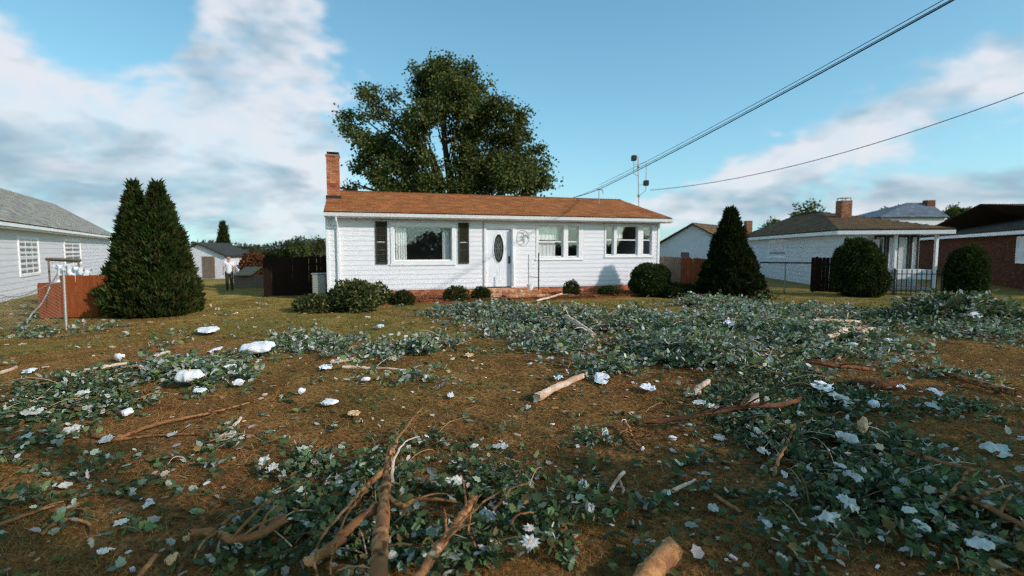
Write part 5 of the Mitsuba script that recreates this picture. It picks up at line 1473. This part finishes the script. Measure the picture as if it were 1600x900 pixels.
stick(fb, 'twig', [(-0.552, 2.882, 0.25), (-0.481, 2.909, 0.26), (-0.381, 2.945, 0.25)], 0.007, 0.003, TWIG, 14, 5, 0.03, 8)

for (nm, lb, pts, r0, r1, mat, ends) in (
        ('log', 'orange brown broken log piece behind the forked branch, cut end towards the viewer', [(-1.019, 2.439, 0.15), (-0.959, 2.493, 0.17), (-0.886, 2.58, 0.19)], 0.026, 0.024, ORANGEWOOD, 1),
        ('log', 'short brown log leading up to the forked branch from its left', [(-0.91, 2.611, 0.19), (-0.844, 2.71, 0.22), (-0.758, 2.812, 0.24)], 0.024, 0.026, TWIG, 0),
        ('fallen_branch', 'crooked tan branch lying in the leaves left of the forked branch', [(-1.759, 2.722, 0.14), (-1.653, 2.705, 0.15), (-1.489, 2.63, 0.15), (-1.37, 2.633, 0.17), (-1.321, 2.704, 0.18), (-1.285, 2.765, 0.19)], 0.020, 0.024, TWIG, 0),
        ('fallen_branch', 'curved pale brown branch right of the forked branch with a torn upper end', [(-0.462, 2.259, 0.15), (-0.411, 2.382, 0.18), (-0.357, 2.494, 0.21), (-0.295, 2.672, 0.23), (-0.255, 2.81, 0.23), (-0.23, 2.918, 0.24)], 0.026, 0.020, TWIG, 0),
        ('log', 'stout orange log at the bottom edge with a split bark and rounded cut end', [(0.538, 2.213, 0.09), (0.658, 2.394, 0.09), (0.845, 2.623, 0.09)], 0.050, 0.058, ORANGEWOOD, 2),
        ('log', 'pale peeled log with a cut end beside the round white scrap', [(0.288, 5.648, 0.05), (0.523, 6.05, 0.05), (0.819, 6.448, 0.05), (1.139, 6.904, 0.04)], 0.052, 0.030, PEELED, 1),
        ('stick', 'long thin pale stick lying on the bare lawn below the leafy mound', [(-2.398, 7.216, 0.03), (-2.002, 7.176, 0.03), (-1.572, 7.08, 0.025), (-1.2, 6.95, 0.02)], 0.026, 0.010, PEELED, 0),
        ('stick', 'short thick pale stick just above the long thin pale stick', [(-2.663, 7.507, 0.04), (-2.513, 7.572, 0.045), (-2.389, 7.731, 0.04)], 0.034, 0.026, PEELED, 0),
        ('fallen_branch', 'long tan bough on the left lawn bending past the leaf drift', [(-3.735, 4.465, 0.04), (-3.473, 4.407, 0.05), (-3.412, 4.556, 0.06), (-3.356, 4.728, 0.06), (-3.15, 4.982, 0.05), (-2.848, 5.544, 0.03)], 0.022, 0.008, TWIG, 0),
        ('stick', 'thin tan stick parallel to the long bough and below it', [(-3.749, 4.349, 0.02), (-3.573, 4.353, 0.03), (-3.321, 4.429, 0.03), (-3.107, 4.508, 0.03), (-2.843, 4.567, 0.02)], 0.014, 0.008, TWIG, 0),
        ('stick', 'short straight pale stick right of the tip of the long bough', [(-2.58, 4.414, 0.03), (-2.622, 4.656, 0.03), (-2.7, 4.983, 0.03)], 0.018, 0.014, PEELED, 0),
        ('stick', 'tan stick at the left border of the lawn', [(-6.938, 6.729, 0.03), (-6.963, 6.946, 0.03), (-7.054, 7.176, 0.03)], 0.026, 0.022, PEELED, 0),
        ('stick', 'tan stick in the upper part of the left leaf drift', [(-5.529, 6.523, 0.14), (-5.324, 6.611, 0.17), (-5.308, 6.934, 0.14)], 0.026, 0.018, PEELED, 0),
        ('stick', 'short tan stick at the far end of the left leaf drift', [(-5.184, 7.18, 0.14), (-5.219, 7.441, 0.15), (-5.308, 7.826, 0.12)], 0.030, 0.018, PEELED, 0),
        ('stick', 'tan stick left of the biggest white scrap', [(-4.526, 7.378, 0.04), (-4.326, 7.421, 0.04), (-4.128, 7.507, 0.04)], 0.024, 0.018, TWIG, 0),
        ('stick', 'pale stick slanting through the leaves in the middle of the lawn', [(1.153, 10.773, 0.28), (1.252, 9.642, 0.27), (1.398, 8.722, 0.24)], 0.045, 0.040, PEELED, 0),
        ('stick', 'pale stick lying in the grass gap below the cone shaped evergreen', [(4.094, 11.294, 0.24), (4.161, 11.017, 0.22), (4.582, 10.959, 0.2)], 0.045, 0.035, PEELED, 0),
        ('stick', 'long pale stick on the right lawn above the crossed sticks', [(6.226, 10.472, 0.24), (6.595, 10.472, 0.24), (7.215, 10.567, 0.2)], 0.036, 0.032, PEELED, 0),
        ('log', 'short thick pale wood piece left of the crossed sticks', [(5.258, 8.464, 0.24), (5.639, 8.796, 0.25), (6.077, 9.212, 0.24)], 0.040, 0.070, PEELED, 1),
        ('stick', 'level stick of the cross on the right lawn', [(6.211, 9.363, 0.24), (6.443, 9.375, 0.25), (6.786, 9.491, 0.22)], 0.034, 0.030, PEELED, 0),
        ('stick', 'upright stick of the cross on the right lawn', [(6.526, 9.486, 0.1), (6.222, 9.048, 0.22), (5.594, 8.138, 0.4)], 0.036, 0.030, PEELED, 0),
        ('log', 'long bare grey brown pole lying on the lawn at the right', [(5.742, 7.166, 0.06), (5.739, 6.749, 0.06), (5.732, 6.22, 0.06), (5.756, 5.767, 0.06)], 0.030, 0.040, TWIG, 0),
        ('fallen_branch', 'long dark red branch across the middle of the right leaf drift', [(1.288, 4.753, 0.07), (1.555, 4.678, 0.12), (1.944, 4.614, 0.22), (2.269, 4.562, 0.29), (2.762, 4.818, 0.28)], 0.024, 0.020, REDBARK, 0),
        ('log', 'dark red log piece above the leaves at the right of the drift', [(4.041, 6.022, 0.12), (4.161, 5.897, 0.13), (4.411, 5.84, 0.13)], 0.040, 0.062, REDBARK, 1),
        ('fallen_branch', 'dark red branch above the dark red log piece', [(3.833, 6.519, 0.25), (4.044, 6.38, 0.24), (4.548, 6.425, 0.18)], 0.020, 0.028, REDBARK, 0),
        ('stick', 'red brown stick in the leaves left of the dark red branches', [(2.848, 7.996, 0.28), (3.03, 7.998, 0.3), (3.184, 7.827, 0.3)], 0.034, 0.028, REDBARK, 0),
        ('log', 'short pale log piece standing out of the leaves above the dark red branch', [(2.128, 5.847, 0.06), (2.202, 5.849, 0.12), (2.294, 5.899, 0.16)], 0.034, 0.030, PEELED, 1),
        ('log', 'short pale log piece lying left of the standing pale piece', [(1.999, 5.75, 0.05), (2.074, 5.776, 0.05), (2.164, 5.802, 0.05)], 0.032, 0.030, PEELED, 1),
        ('log', 'pale stump of wood at the end of the dark red branch', [(2.391, 5.091, 0.1), (2.448, 5.134, 0.14), (2.497, 5.157, 0.18)], 0.050, 0.046, PEELED, 1),
        ('fallen_branch', 'bent stick with white broken ends on the bare ground in the middle', [(1.063, 4.753, 0.07), (1.072, 4.55, 0.05), (1.076, 4.28, 0.03), (1.105, 4.22, 0.02)], 0.018, 0.014, TWIG, 3),
        ('stick', 'pale split stick on the dark bare ground right of the flowering sprig', [(0.684, 3.459, 0.02), (0.756, 3.597, 0.02), (0.847, 3.758, 0.02)], 0.012, 0.014, PEELED, 0),
        ('stick', 'tiny pale splinter beside the pale split stick', [(0.789, 3.618, 0.015), (0.785, 3.537, 0.015), (0.767, 3.432, 0.015)], 0.010, 0.008, PEELED, 0),
        ('stick', 'brown stick on the bare ground at the left rim of the near right drift', [(1.395, 3.394, 0.02), (1.429, 3.296, 0.02), (1.466, 3.179, 0.02)], 0.013, 0.010, ORANGEWOOD, 0),
        ('stick', 'white gnarled twig on the dark bare ground in the lower middle', [(1.129, 3.469, 0.02), (1.204, 3.506, 0.03), (1.33, 3.607, 0.03)], 0.016, 0.010, PEELED, 0),
        ('stick', 'tan curved twig standing in the leaves at the left of the near right drift', [(1.71, 3.237, 0.24), (1.859, 3.452, 0.28), (1.974, 3.597, 0.32), (2.211, 3.92, 0.34)], 0.012, 0.008, TWIG, 0),
        ('stick', 'straight orange stick at the right edge above the branching twig', [(2.794, 3.532, 0.28), (2.825, 3.329, 0.3), (3.012, 3.176, 0.28)], 0.014, 0.011, TWIG, 0),
        ('stick', 'orange stick standing at the bottom edge left of the log pieces', [(-1.894, 2.469, 0.04), (-1.9, 2.542, 0.06), (-1.893, 2.605, 0.08)], 0.013, 0.012, ORANGEWOOD, 0),
        ('stick', 'bowed orange twig lying at the lower left of the lawn', [(-2.78, 2.904, 0.02), (-2.767, 2.967, 0.04), (-2.752, 3.048, 0.04), (-2.64, 3.036, 0.03), (-2.508, 2.932, 0.02)], 0.012, 0.007, TWIG, 0),
        ('stick', 'thin twig from the lower left border through the leaves', [(-3.121, 2.967, 0.04), (-3.049, 3.033, 0.06), (-2.998, 3.127, 0.06), (-2.961, 3.231, 0.04)], 0.012, 0.007, TWIG, 0),
        ('stick', 'tan stick lying in front of the mulch bed right of the front steps', [(0.762, 15.97, 0.1), (1.328, 17.059, 0.12), (1.915, 18.615, 0.14)], 0.035, 0.03, PEELED, 0),
        ('stick', 'small orange stick beside the short brown twig heap in the near leaves', [(-0.625, 2.797, 0.12), (-0.591, 2.738, 0.12), (-0.574, 2.706, 0.12)], 0.010, 0.008, ORANGEWOOD, 0),
        ('stick', 'pale thin stick on the bare lawn above the forked branch', [(-0.804, 4.323, 0.03), (-0.77, 4.353, 0.03), (-0.744, 4.398, 0.03)], 0.016, 0.012, PEELED, 0)):
    key = thing(nm, lb, {'fallen_branch': 'branch'}.get(nm, nm))
    sd = abs(hash_(lb)) if False else sum(map(ord, lb)) % 9973
    stick(None, None, pts, r0, r1, mat, 28, 10, 0.05, sd, whole=key)
    P_ = spline(pts, 28)
    rs_ = np.random.default_rng(sd)
    if nm == 'fallen_branch' or (nm == 'stick' and np.linalg.norm(P_[-1] - P_[0]) > 0.7):
        for q in range(3 + (nm == 'fallen_branch') * 2):         # bare side shoots
            j = int(rs_.integers(5, 24))
            d_ = unit(P_[j + 1] - P_[j])
            sid = unit(np.cross(d_, [0, 0, 1.0])) * rs_.choice([-1, 1])
            Ls = rs_.uniform(0.10, 0.32) * (1 + 0.08 * P_[j][1])
            e_ = P_[j] + (d_ * 0.7 + sid * rs_.uniform(0.3, 0.9) + np.array([0, 0, rs_.uniform(0.05, 0.5)])) * Ls
            part(key, 'twig', tube(limb_path(P_[j], e_, rs_, 0.1, 8), np.linspace(r1 * 0.45, 0.003, 8), 5, 0.04, q), mat, True)
    if ends:
        ends_ = {1: [(P_[0], P_[0] - P_[1], r0)], 2: [(P_[-1], P_[-1] - P_[-2], r1)], 3: [(P_[0], P_[0] - P_[1], r0 * 1.5), (P_[-1], P_[-1] - P_[-2], r1 * 1.4)]}[ends]
        for e, d, rad in ends_:
            d = unit(d)
            part(key, 'cut_end', tube([e - d * 0.004, e + d * 0.004, e + d * 0.007], [rad * 0.96, rad * 0.96, rad * 0.6], 14, 0.06, 3), CUTWOOD if ends < 3 else FOAM)

bt = thing('fallen_branch', 'branching orange twig reaching in from the right edge of the lawn', 'branch')
stick(bt, 'stem', [(2.55, 3.112, 0.18), (2.678, 3.047, 0.2), (2.766, 2.927, 0.2), (2.808, 2.811, 0.18), (2.837, 2.688, 0.16)], 0.014, 0.016, TWIG, 28, 8, 0.05, 21)
stick(bt, 'twig', [(2.656, 3.03, 0.2), (2.746, 3.057, 0.26), (2.864, 3.114, 0.32)], 0.012, 0.008, TWIG, 18, 6, 0.04, 22)
stick(bt, 'twig', [(2.763, 2.966, 0.2), (2.831, 2.941, 0.26), (2.984, 2.964, 0.3)], 0.010, 0.006, TWIG, 18, 6, 0.04, 23)
stick(bt, 'twig', [(2.792, 2.826, 0.18), (2.828, 2.851, 0.22), (2.911, 2.884, 0.28)], 0.010, 0.006, TWIG, 18, 6, 0.04, 24)
stick(bt, 'twig', [(2.671, 3.038, 0.2), (2.54, 2.982, 0.16), (2.491, 3.024, 0.13)], 0.009, 0.006, TWIG, 16, 6, 0.04, 25)
tj = thing('fallen_branch', 'thin forked brown twigs arching out of the leaves right of the curved branch', 'branch')
stick(tj, 'twig', [(-0.108, 2.974, 0.14), (-0.039, 3.014, 0.2), (0, 3.048, 0.24), (0.103, 3.057, 0.26)], 0.010, 0.004, TWIG, 20, 6, 0.04, 26)
stick(tj, 'twig', [(-0.193, 2.696, 0.06), (-0.243, 2.788, 0.14), (-0.223, 2.867, 0.2), (-0.184, 2.965, 0.24)], 0.008, 0.004, TWIG, 20, 6, 0.04, 27)
stick(tj, 'twig', [(-0.007, 2.832, 0.1), (0.007, 2.82, 0.16), (0.051, 2.809, 0.2), (0.126, 2.861, 0.18)], 0.008, 0.004, TWIG, 20, 6, 0.04, 28)

# ------------------------------------------------------------------ white scraps


def crumple(rx, ry, h, seed, thin=False):
    m = trimesh.creation.icosphere(3, 1.0)
    v = m.vertices.copy()
    a = np.arctan2(v[:, 1], v[:, 0])
    rq = np.random.default_rng(seed)
    kq = int(rq.integers(6, 10))
    aq = np.sort(rq.uniform(-np.pi, np.pi, kq))
    torn = np.interp(a, aq, rq.uniform(0.55, 1.2, kq), period=2 * np.pi)
    out = torn + 0.16 * np.sin(a * 9 + seed) * rq.uniform(0.2, 0.8) if thin else 0.90 + 0.7 * (meshkit.fbm(np.stack([np.cos(a) * 2.4, np.sin(a) * 2.4, a * 0 + seed], -1), 4, seed) - 0.5)
    n3 = meshkit.fbm(v * 1.25 + seed, 3, seed + 1) - 0.5
    p = v * np.array([rx, ry, h * 0.5])
    p[:, :2] *= out[:, None]
    if thin:
        s = np.hypot(v[:, 0], v[:, 1])
        p[:, 2] = v[:, 2] * 0.006 + (meshkit.fbm(np.stack([p[:, 0] / rx * 2.2, p[:, 1] / rx * 2.2, p[:, 0] * 0 + seed], -1), 3, seed) - 0.3) * (h * 0.8 + 0.05 * rx)
    else:
        p[:, 2] += n3 * h * 0.9
    p[:, 2] -= p[:, 2].min()
    m.vertices = p
    return m


SCRAPS = [
    ((-6.063, 10.156, 0.231, 0.465, 0.1), 0, 'flat white slab of foam alone on the olive grass left of centre'),
    ((-4.042, 8.062, 0.276, 0.443, 0.16), 0, 'biggest white foam lump at the end of the left leaf drift'),
    ((-3.986, 6.204, 0.166, 0.264, 0.15), 0, 'white foam lump on the left leaf drift with ragged top'),
    ((-3.674, 5.924, 0.075, 0.134, 0.05), 0, 'small white chip touching the ragged white lump'),
    ((-3.362, 6.175, 0.071, 0.174, 0.08), 0, 'small round white lump right of the ragged white lump'),
    ((-3.866, 5.033, 0.058, 0.117, 0.06), 0, 'small round white chip above the long tan bough'),
    ((1.137, 6.385, 0.122, 0.342, 0.05), 1, 'round flat white disc beside the pale peeled log'),
    ((0.601, 6.48, 0.082, 0.224, 0.06), 1, 'white flake tucked behind the pale peeled log'),
    ((1.614, 5.951, 0.121, 0.189, 0.06), 1, 'ragged white flake right of the round white disc'),
    ((1.952, 5.236, 0.094, 0.105, 0.05), 1, 'long white flake lying against the dark red branch'),
    ((2.022, 5.073, 0.065, 0.079, 0.04), 1, 'small white flake under the dark red branch'),
    ((3.403, 5.501, 0.14, 0.185, 0.1), 1, 'crumpled white sheet on the right leaf drift'),
    ((3.41, 5.215, 0.12, 0.146, 0.08), 1, 'long white sheet just right of the crumpled white sheet'),
    ((3.698, 5.133, 0.052, 0.162, 0.07), 0, 'small round white chip right of the long white sheet'),
    ((4.379, 5.236, 0.06, 0.126, 0.05), 1, 'white chip on the lawn beyond the right leaf drift'),
    ((4.688, 6.089, 0.07, 0.198, 0.08), 1, 'slanting pale flake at the end of the dark red log piece'),
    ((6.884, 10.233, 0.077, 0.314, 0.06), 0, 'tiny white chip below the crossed sticks'),
    ((5.486, 8.161, 0.072, 0.251, 0.08), 0, 'white chip in the leaves below the crossed sticks'),
    ((6.445, 8.696, 0.077, 0.285, 0.06), 0, 'white chip at the right rim of the leaf drift'),
    ((4.95, 5.871, 0.09, 0.105, 0.05), 1, 'thin white flake below the long bare pole'),
    ((9.975, 11.175, 0.282, 0.941, 0.22), 0, 'large white board scrap below the tall brush pile'),
    ((-0.109, 4.242, 0.093, 0.07, 0.04), 1, 'long thin white flake on bare ground above the curved branch'),
    ((-0.321, 4.16, 0.053, 0.054, 0.03), 1, 'thin white flake left of the long thin white flake'),
    ((-1.959, 5.387, 0.096, 0.089, 0.05), 0, 'white rectangular chip alone on the bare brown lawn'),
    ((-1.595, 5.053, 0.065, 0.098, 0.04), 0, 'tan chip right of the white rectangular chip'),
    ((-1.902, 3.837, 0.054, 0.103, 0.06), 1, 'white leaf shaped scrap at the left tip of the near leaf heap'),
    ((-1.761, 3.651, 0.042, 0.167, 0.06), 1, 'long slanting white scrap below the white leaf shaped scrap'),
    ((-1.63, 3.416, 0.044, 0.073, 0.05), 1, 'pale scrap under the long slanting white scrap'),
    ((-1.731, 4.133, 0.064, 0.08, 0.06), 1, 'white scrap on the upper rim of the near leaf heap'),
    ((-0.381, 3.344, 0.078, 0.071, 0.1), 1, 'white sheet between the forked branch and the curved branch'),
    ((-2.402, 3.031, 0.043, 0.051, 0.03), 1, 'white leaf shaped scrap alone on the lower left lawn'),
    ((-2.385, 3.241, 0.038, 0.05, 0.03), 1, 'white scrap above the lone white leaf shaped scrap'),
    ((-2.261, 2.734, 0.05, 0.042, 0.04), 1, 'pale scrap near the bottom left corner'),
    ((-1.84, 2.664, 0.038, 0.103, 0.08), 1, 'long pale bark strip at the bottom edge left of the near heap'),
    ((-1.895, 2.872, 0.026, 0.092, 0.06), 1, 'narrow pale bark strip above the long pale bark strip'),
    ((-2.456, 4.371, 0.05, 0.089, 0.04), 1, 'white scrap below the short straight pale stick'),
    ((-2.42, 4.462, 0.04, 0.062, 0.04), 1, 'white flake touching the scrap below the straight pale stick'),
    ((-4.115, 4.228, 0.065, 0.083, 0.06), 1, 'white scrap in the leaves at the left border'),
    ((-3.194, 3.2, 0.05, 0.049, 0.06), 1, 'white lump at the lower left border'),
    ((-3.127, 3.472, 0.054, 0.057, 0.04), 1, 'pale slanting scrap on the lower left lawn'),
    ((-3.532, 4.342, 0.056, 0.088, 0.04), 1, 'white flake under the thin tan stick on the left'),
    ((-3.073, 4.524, 0.046, 0.063, 0.03), 1, 'small white flake under the right end of the thin tan stick'),
    ((-3.959, 4.509, 0.081, 0.094, 0.06), 1, 'white flake left of the long tan bough'),
    ((-4.665, 4.882, 0.081, 0.11, 0.06), 1, 'white flake at the left edge of the leaf drift'),
    ((-4.624, 5.41, 0.11, 0.202, 0.1), 1, 'star shaped pale scrap in the middle of the left leaf drift'),
    ((-5.938, 7.643, 0.077, 0.221, 0.1), 0, 'small round white lump at the far rim of the left leaf drift'),
    ((-4.892, 8.367, 0.116, 0.211, 0.06), 1, 'thin white flake left of the biggest white lump'),
    ((-6.626, 6.922, 0.123, 0.145, 0.05), 1, 'flat white flake on the lawn by the tan stick at the left border'),
    ((-3.887, 6.959, 0.097, 0.257, 0.08), 1, 'white lump below the biggest white lump'),
    ((-2.62, 7.071, 0.117, 0.228, 0.08), 1, 'white scrap on bare ground below the short thick pale stick'),
    ((-2.439, 5.819, 0.044, 0.155, 0.05), 0, 'tiny white chip on the bare lawn left of the white rectangular chip'),
    ((-1.842, 6.354, 0.057, 0.154, 0.05), 0, 'tiny pale chip below the long thin pale stick'),
    ((-2.787, 10.727, 0.095, 0.431, 0.08), 0, 'tiny white lump on the olive grass before the low spreading shrub'),
    ((2.644, 3.967, 0.122, 0.147, 0.1), 1, 'large torn white sheet in the near right drift'),
    ((2.833, 4.042, 0.036, 0.076, 0.1), 0, 'orange tinged chunk on the torn white sheet'),
    ((2.757, 3.609, 0.102, 0.092, 0.08), 1, 'white sheet lying right of the torn white sheet'),
    ((3.953, 4.068, 0.136, 0.116, 0.08), 1, 'long white sheet at the right border of the lawn'),
    ((2.228, 3.233, 0.05, 0.091, 0.03), 1, 'round bluish white scrap in the shaded near right leaves'),
    ((2.218, 3.361, 0.052, 0.062, 0.03), 1, 'flat bluish scrap touching the round bluish scrap'),
    ((1.969, 2.898, 0.06, 0.107, 0.1), 1, 'torn white sheet in the shade at the lower right'),
    ((1.785, 2.795, 0.087, 0.056, 0.08), 1, 'long torn white strip left of the shaded torn sheet'),
    ((2.22, 2.664, 0.045, 0.068, 0.03), 1, 'round bluish scrap near the bottom edge at the right'),
    ((2.237, 2.776, 0.047, 0.043, 0.03), 1, 'flat bluish scrap above the round bluish scrap at the bottom edge'),
    ((2.469, 2.608, 0.089, 0.066, 0.05), 1, 'large bluish scrap at the bottom right corner'),
    ((1.501, 2.905, 0.045, 0.047, 0.04), 1, 'white forked flake at the left rim of the lower right drift'),
    ((1.456, 2.647, 0.031, 0.045, 0.03), 1, 'small bluish round scrap near the bottom edge'),
    ((2.095, 4.284, 0.044, 0.142, 0.06), 1, 'curled white flake left of the tan curved twig'),
    ((2.031, 4.029, 0.052, 0.101, 0.05), 1, 'white flake below the curled white flake'),
    ((2.664, 4.621, 0.047, 0.066, 0.05), 1, 'white flake above the torn sheet in the right drift'),
    ((2.19, 3.651, 0.028, 0.052, 0.05), 1, 'small white flake below the torn white sheet'),
    ((1.882, 3.425, 0.031, 0.046, 0.04), 1, 'bluish flake at the left of the shaded near right leaves'),
    ((1.841, 4.431, 0.057, 0.076, 0.03), 1, 'white flake on bare ground right of the bent stick'),
    ((1.422, 4.416, 0.04, 0.075, 0.03), 0, 'white chip on bare ground between the bent stick and the right drift'),
    ((0.83, 4.462, 0.046, 0.092, 0.05), 1, 'pale flake left of the bent stick'),
    ((1.297, 3.208, 0.046, 0.057, 0.04), 1, 'pale scrap below the brown stick on the bare ground'),
    ((0.487, 3.425, 0.044, 0.074, 0.06), 1, 'white scrap at the upper right rim of the near leaf heap'),
    ((0.479, 3.024, 0.031, 0.087, 0.06), 1, 'bluish white scrap on the right side of the near leaf heap'),
    ((0.099, 2.71, 0.035, 0.053, 0.08), 1, 'white scrap under the white flower in the near leaf heap'),
    ((-0.641, 2.581, 0.044, 0.048, 0.05), 1, 'bluish scrap at the bottom edge beside the forked branch'),
    ((-0.139, 3.053, 0.056, 0.089, 0.06), 1, 'bluish torn scrap between the curved branch and the flower'),
    ((0.17, 5.343, 0.034, 0.088, 0.03), 1, 'tiny white flake on the bare ground below the peeled log'),
    ((-0.708, 5.793, 0.059, 0.128, 0.03), 1, 'white flake alone on the bare ground left of the peeled log'),
    ((-0.668, 7.87, 0.09, 0.14, 0.05), 1, 'thin tan flake right of the leafy mound'),
    ((3.907, 11.27, 0.114, 0.476, 0.16), 1, 'pale blue flake in the leaves below the cone shaped evergreen'),
    ((4.3, 10.079, 0.14, 0.766, 0.22), 1, 'bluish white sheet standing in the leaves of the right drift'),
]
for (hx, hy, rx, ry, h), flat, lb in SCRAPS:
    key = thing('white_scrap' if 'bark' not in lb and 'tan' not in lb.split()[:3] and 'orange' not in lb else 'wood_scrap', lb, 'scrap')
    sd = sum(map(ord, lb)) % 997
    if flat:
        rx, ry = rx * 0.86, ry * 0.8
    ry2 = min(ry, rx * 1.1) if not flat else min(max(ry, rx * 0.5), rx * 1.5)
    m = crumple(rx, ry2, h, sd, bool(flat))
    base_z = 0.02 + float(ground_z(hx, hy))
    for (ax, ay, arx, ary, ah), dn in HEAPS:
        e = ((hx - ax) / arx) ** 2 + ((hy - ay) / ary) ** 2
        if e < 1:
            base_z = max(base_z, 0.03 + ah * 0.75 * (1 - e))
    r = np.random.default_rng(sd)
    if flat:
        m.apply_transform(trimesh.transformations.rotation_matrix(r.uniform(0.05, 0.28), [1, r.normal() * 0.5, 0]))
    m.apply_translation([hx, hy, base_z + h * 0.1 - min(0, m.bounds[0, 2])])
    put(key, m, (FOAM if not flat or 'disc' in lb or hy > 5.5 else PALEFLAKE) if key.startswith('white') else CUTWOOD, 35)

# the white flower
fl = thing('flower', 'white many petalled flower lying on the near leaf heap', 'flower')
r = np.random.default_rng(77)
for k, (px3, rad) in enumerate(((np.array((0.088, 2.421, 0.26)), 0.055), (np.array((0.086, 2.531, 0.27)), 0.034))):
    for ring_, (n, el, ll) in enumerate(((9, 0.25, 1.0), (8, 0.7, 0.8), (6, 1.15, 0.55))):
        a = np.linspace(0, 2 * np.pi, n, endpoint=False) + r.uniform(0, 1)
        ax = np.stack([np.cos(a) * math.cos(el), np.sin(a) * math.cos(el), np.full(n, math.sin(el))], -1) + [0.1, -0.35, 0.1]
        v, f, c = leaves(np.repeat(px3[None], n, 0), ax, np.array([0, 0, 1.0]) - ax * 0.3, rad * ll, rad * 0.55 * ll, np.tile((0.80, 0.80, 0.76), (n, 1)), OUT6, -0.15, 0.2)
        for q in range(n):
            s = slice(q * 7, q * 7 + 7)
            if ring_ == 0 and k == 0:
                part(fl, 'petal', (v[s], f[:6]), LEAF, False, c[s])
        if not (ring_ == 0 and k == 0):
            part(fl, 'inner_petals', (v, f), LEAF, False, c, 'stuff')
    part(fl, 'centre', trimesh.creation.icosphere(2, rad * 0.22).apply_translation(px3 + [0, -0.01, 0.012]), CUTWOOD, True)

# ------------------------------------------------------------------ lawn cover: grass, chips
r = np.random.default_rng(101)


def blades(x, y, L, wid, cols, r, up=0.55):
    n = len(x)
    base = np.stack([x, y, ground_z(x, y) - 0.004], -1)
    a = r.uniform(0, 2 * np.pi, n)
    tip = base + np.stack([np.cos(a), np.sin(a), up + 0 * a], -1) * (L * r.uniform(0.5, 1.2, n))[:, None]
    b = r.uniform(0, 2 * np.pi, n)
    s = np.stack([np.cos(b), np.sin(b), 0 * b], -1) * (wid / 2)[:, None]
    V = np.stack([base - s, base + s, tip], 1).reshape(-1, 3)
    F = np.arange(3 * n).reshape(-1, 3)
    return V, F, np.repeat(cols, 3, 0)


n = 420000
y = np.exp(r.uniform(math.log(1.9), math.log(17.5), n))
x = r.uniform(-1.12, 1.12, n) * y
g = meshkit.fbm(np.stack([x * 0.6, y * 0.6, x * 0], -1), 3, 51)
g2 = meshkit.fbm(np.stack([x * 3.1, y * 3.1, x * 0], -1), 2, 52)
keep = g2 + 0.40 * r.random(n) > 0.52
x, y, g = x[keep], y[keep], g[keep]
n = len(x)
dry = palette([(0.33, 0.160, 0.050), (0.45, 0.250, 0.095), (0.20, 0.092, 0.029), (0.27, 0.150, 0.048)], n, r, 0.2)
grn = palette([(0.155, 0.135, 0.034), (0.12, 0.125, 0.03), (0.22, 0.17, 0.045)], n, r, 0.2)
pg = np.clip((y - 6.5) / 8 + (g - 0.5) * 2.6 + 0.06, 0.06, 0.8)
col = np.where((r.random(n) < pg)[:, None], grn, dry)
L = 0.036 + 0.0020 * y
# taller tufts here and there
nt = 1500
ty = np.exp(r.uniform(math.log(2.0), math.log(14), nt))
tx = r.uniform(-1.12, 1.12, nt) * ty
tk = meshkit.fbm(np.stack([tx * 1.1, ty * 1.1, tx * 0], -1), 2, 57) > 0.47
tx, ty = np.repeat(tx[tk], 16), np.repeat(ty[tk], 16)
m_ = len(tx)
x = np.concatenate([x, tx + r.normal(size=m_) * 0.03])
y = np.concatenate([y, ty + r.normal(size=m_) * 0.03])
col = np.vstack([col, np.repeat(palette([(0.13, 0.14, 0.035), (0.30, 0.22, 0.09), (0.20, 0.17, 0.05), (0.36, 0.27, 0.13)], m_ // 16, r, 0.2), 16, 0)])
L = np.concatenate([L, np.full(m_, 0.075) * r.uniform(0.5, 1.4, m_)])
n = len(x)
v, f, c = blades(x, y, L * r.uniform(0.7, 1.5, n), 0.0030 + 0.0009 * y, col, r)
put('grass', (v, f), LEAF, False, c, 'stuff', 'short dry brown and olive grass of the front lawn')
labels['grass']['category'] = 'grass'
# chips and crumbs of wood and foam
n = 650
y = np.exp(r.uniform(math.log(2.1), math.log(16), n))
x = r.uniform(-1.1, 1.1, n) * y
s = (0.003 + 0.0019 * y) * r.uniform(0.5, 1.5, n)
X = unit(np.stack([r.normal(size=n), r.normal(size=n), 0.2 * r.normal(size=n)], -1))
Y = unit(np.cross([0, 0, 1.0], X))
V, F = boxes(np.stack([x, y, ground_z(x, y) + 0.012], -1), np.stack([s * r.uniform(0.8, 2.2, n), s, s * 0.35], -1), X, Y, np.cross(X, Y))
put('debris_chips', (V, F), VSOLID, False, np.repeat(palette([(0.52, 0.38, 0.26), (0.62, 0.60, 0.57), (0.36, 0.20, 0.09), (0.42, 0.33, 0.24)], n, r), 8, 0), 'stuff', 'pale chips of wood and foam sprinkled over the lawn')
labels['debris_chips']['category'] = 'debris'

# unseen tree added right of the viewer, lobes set to shade the lawn
stt = thing('tree', 'unseen tree added right of the viewer, crown shaped to shade the lawn', 'tree')
SH_ = [((3.6, 3.6), 2.8, 1.5), ((2.2, 3.2), 3.2, 1.2), ((1.1, 3.4), 3.8, 0.8), ((-2.0, 3.1), 5.0, 0.7), ((-3.0, 2.9), 5.4, 0.9), ((4.6, 5.2), 3.0, 1.2), ((3.0, 5.0), 3.4, 0.9), ((5.5, 3.6), 2.6, 1.2)]
broad_tree(stt, (8.0, -0.4, 0), (8.0, -0.4, 1.5), [((g_[0] + 2.05 * z_ * 0.866, g_[1] - 2.05 * z_ * 0.5, z_), (r_, r_, r_ * 0.6), 1.0) for g_, z_, r_ in SH_], 0.16, 120, 0.13, 7.0, TREEGREEN, 0.28, 30)
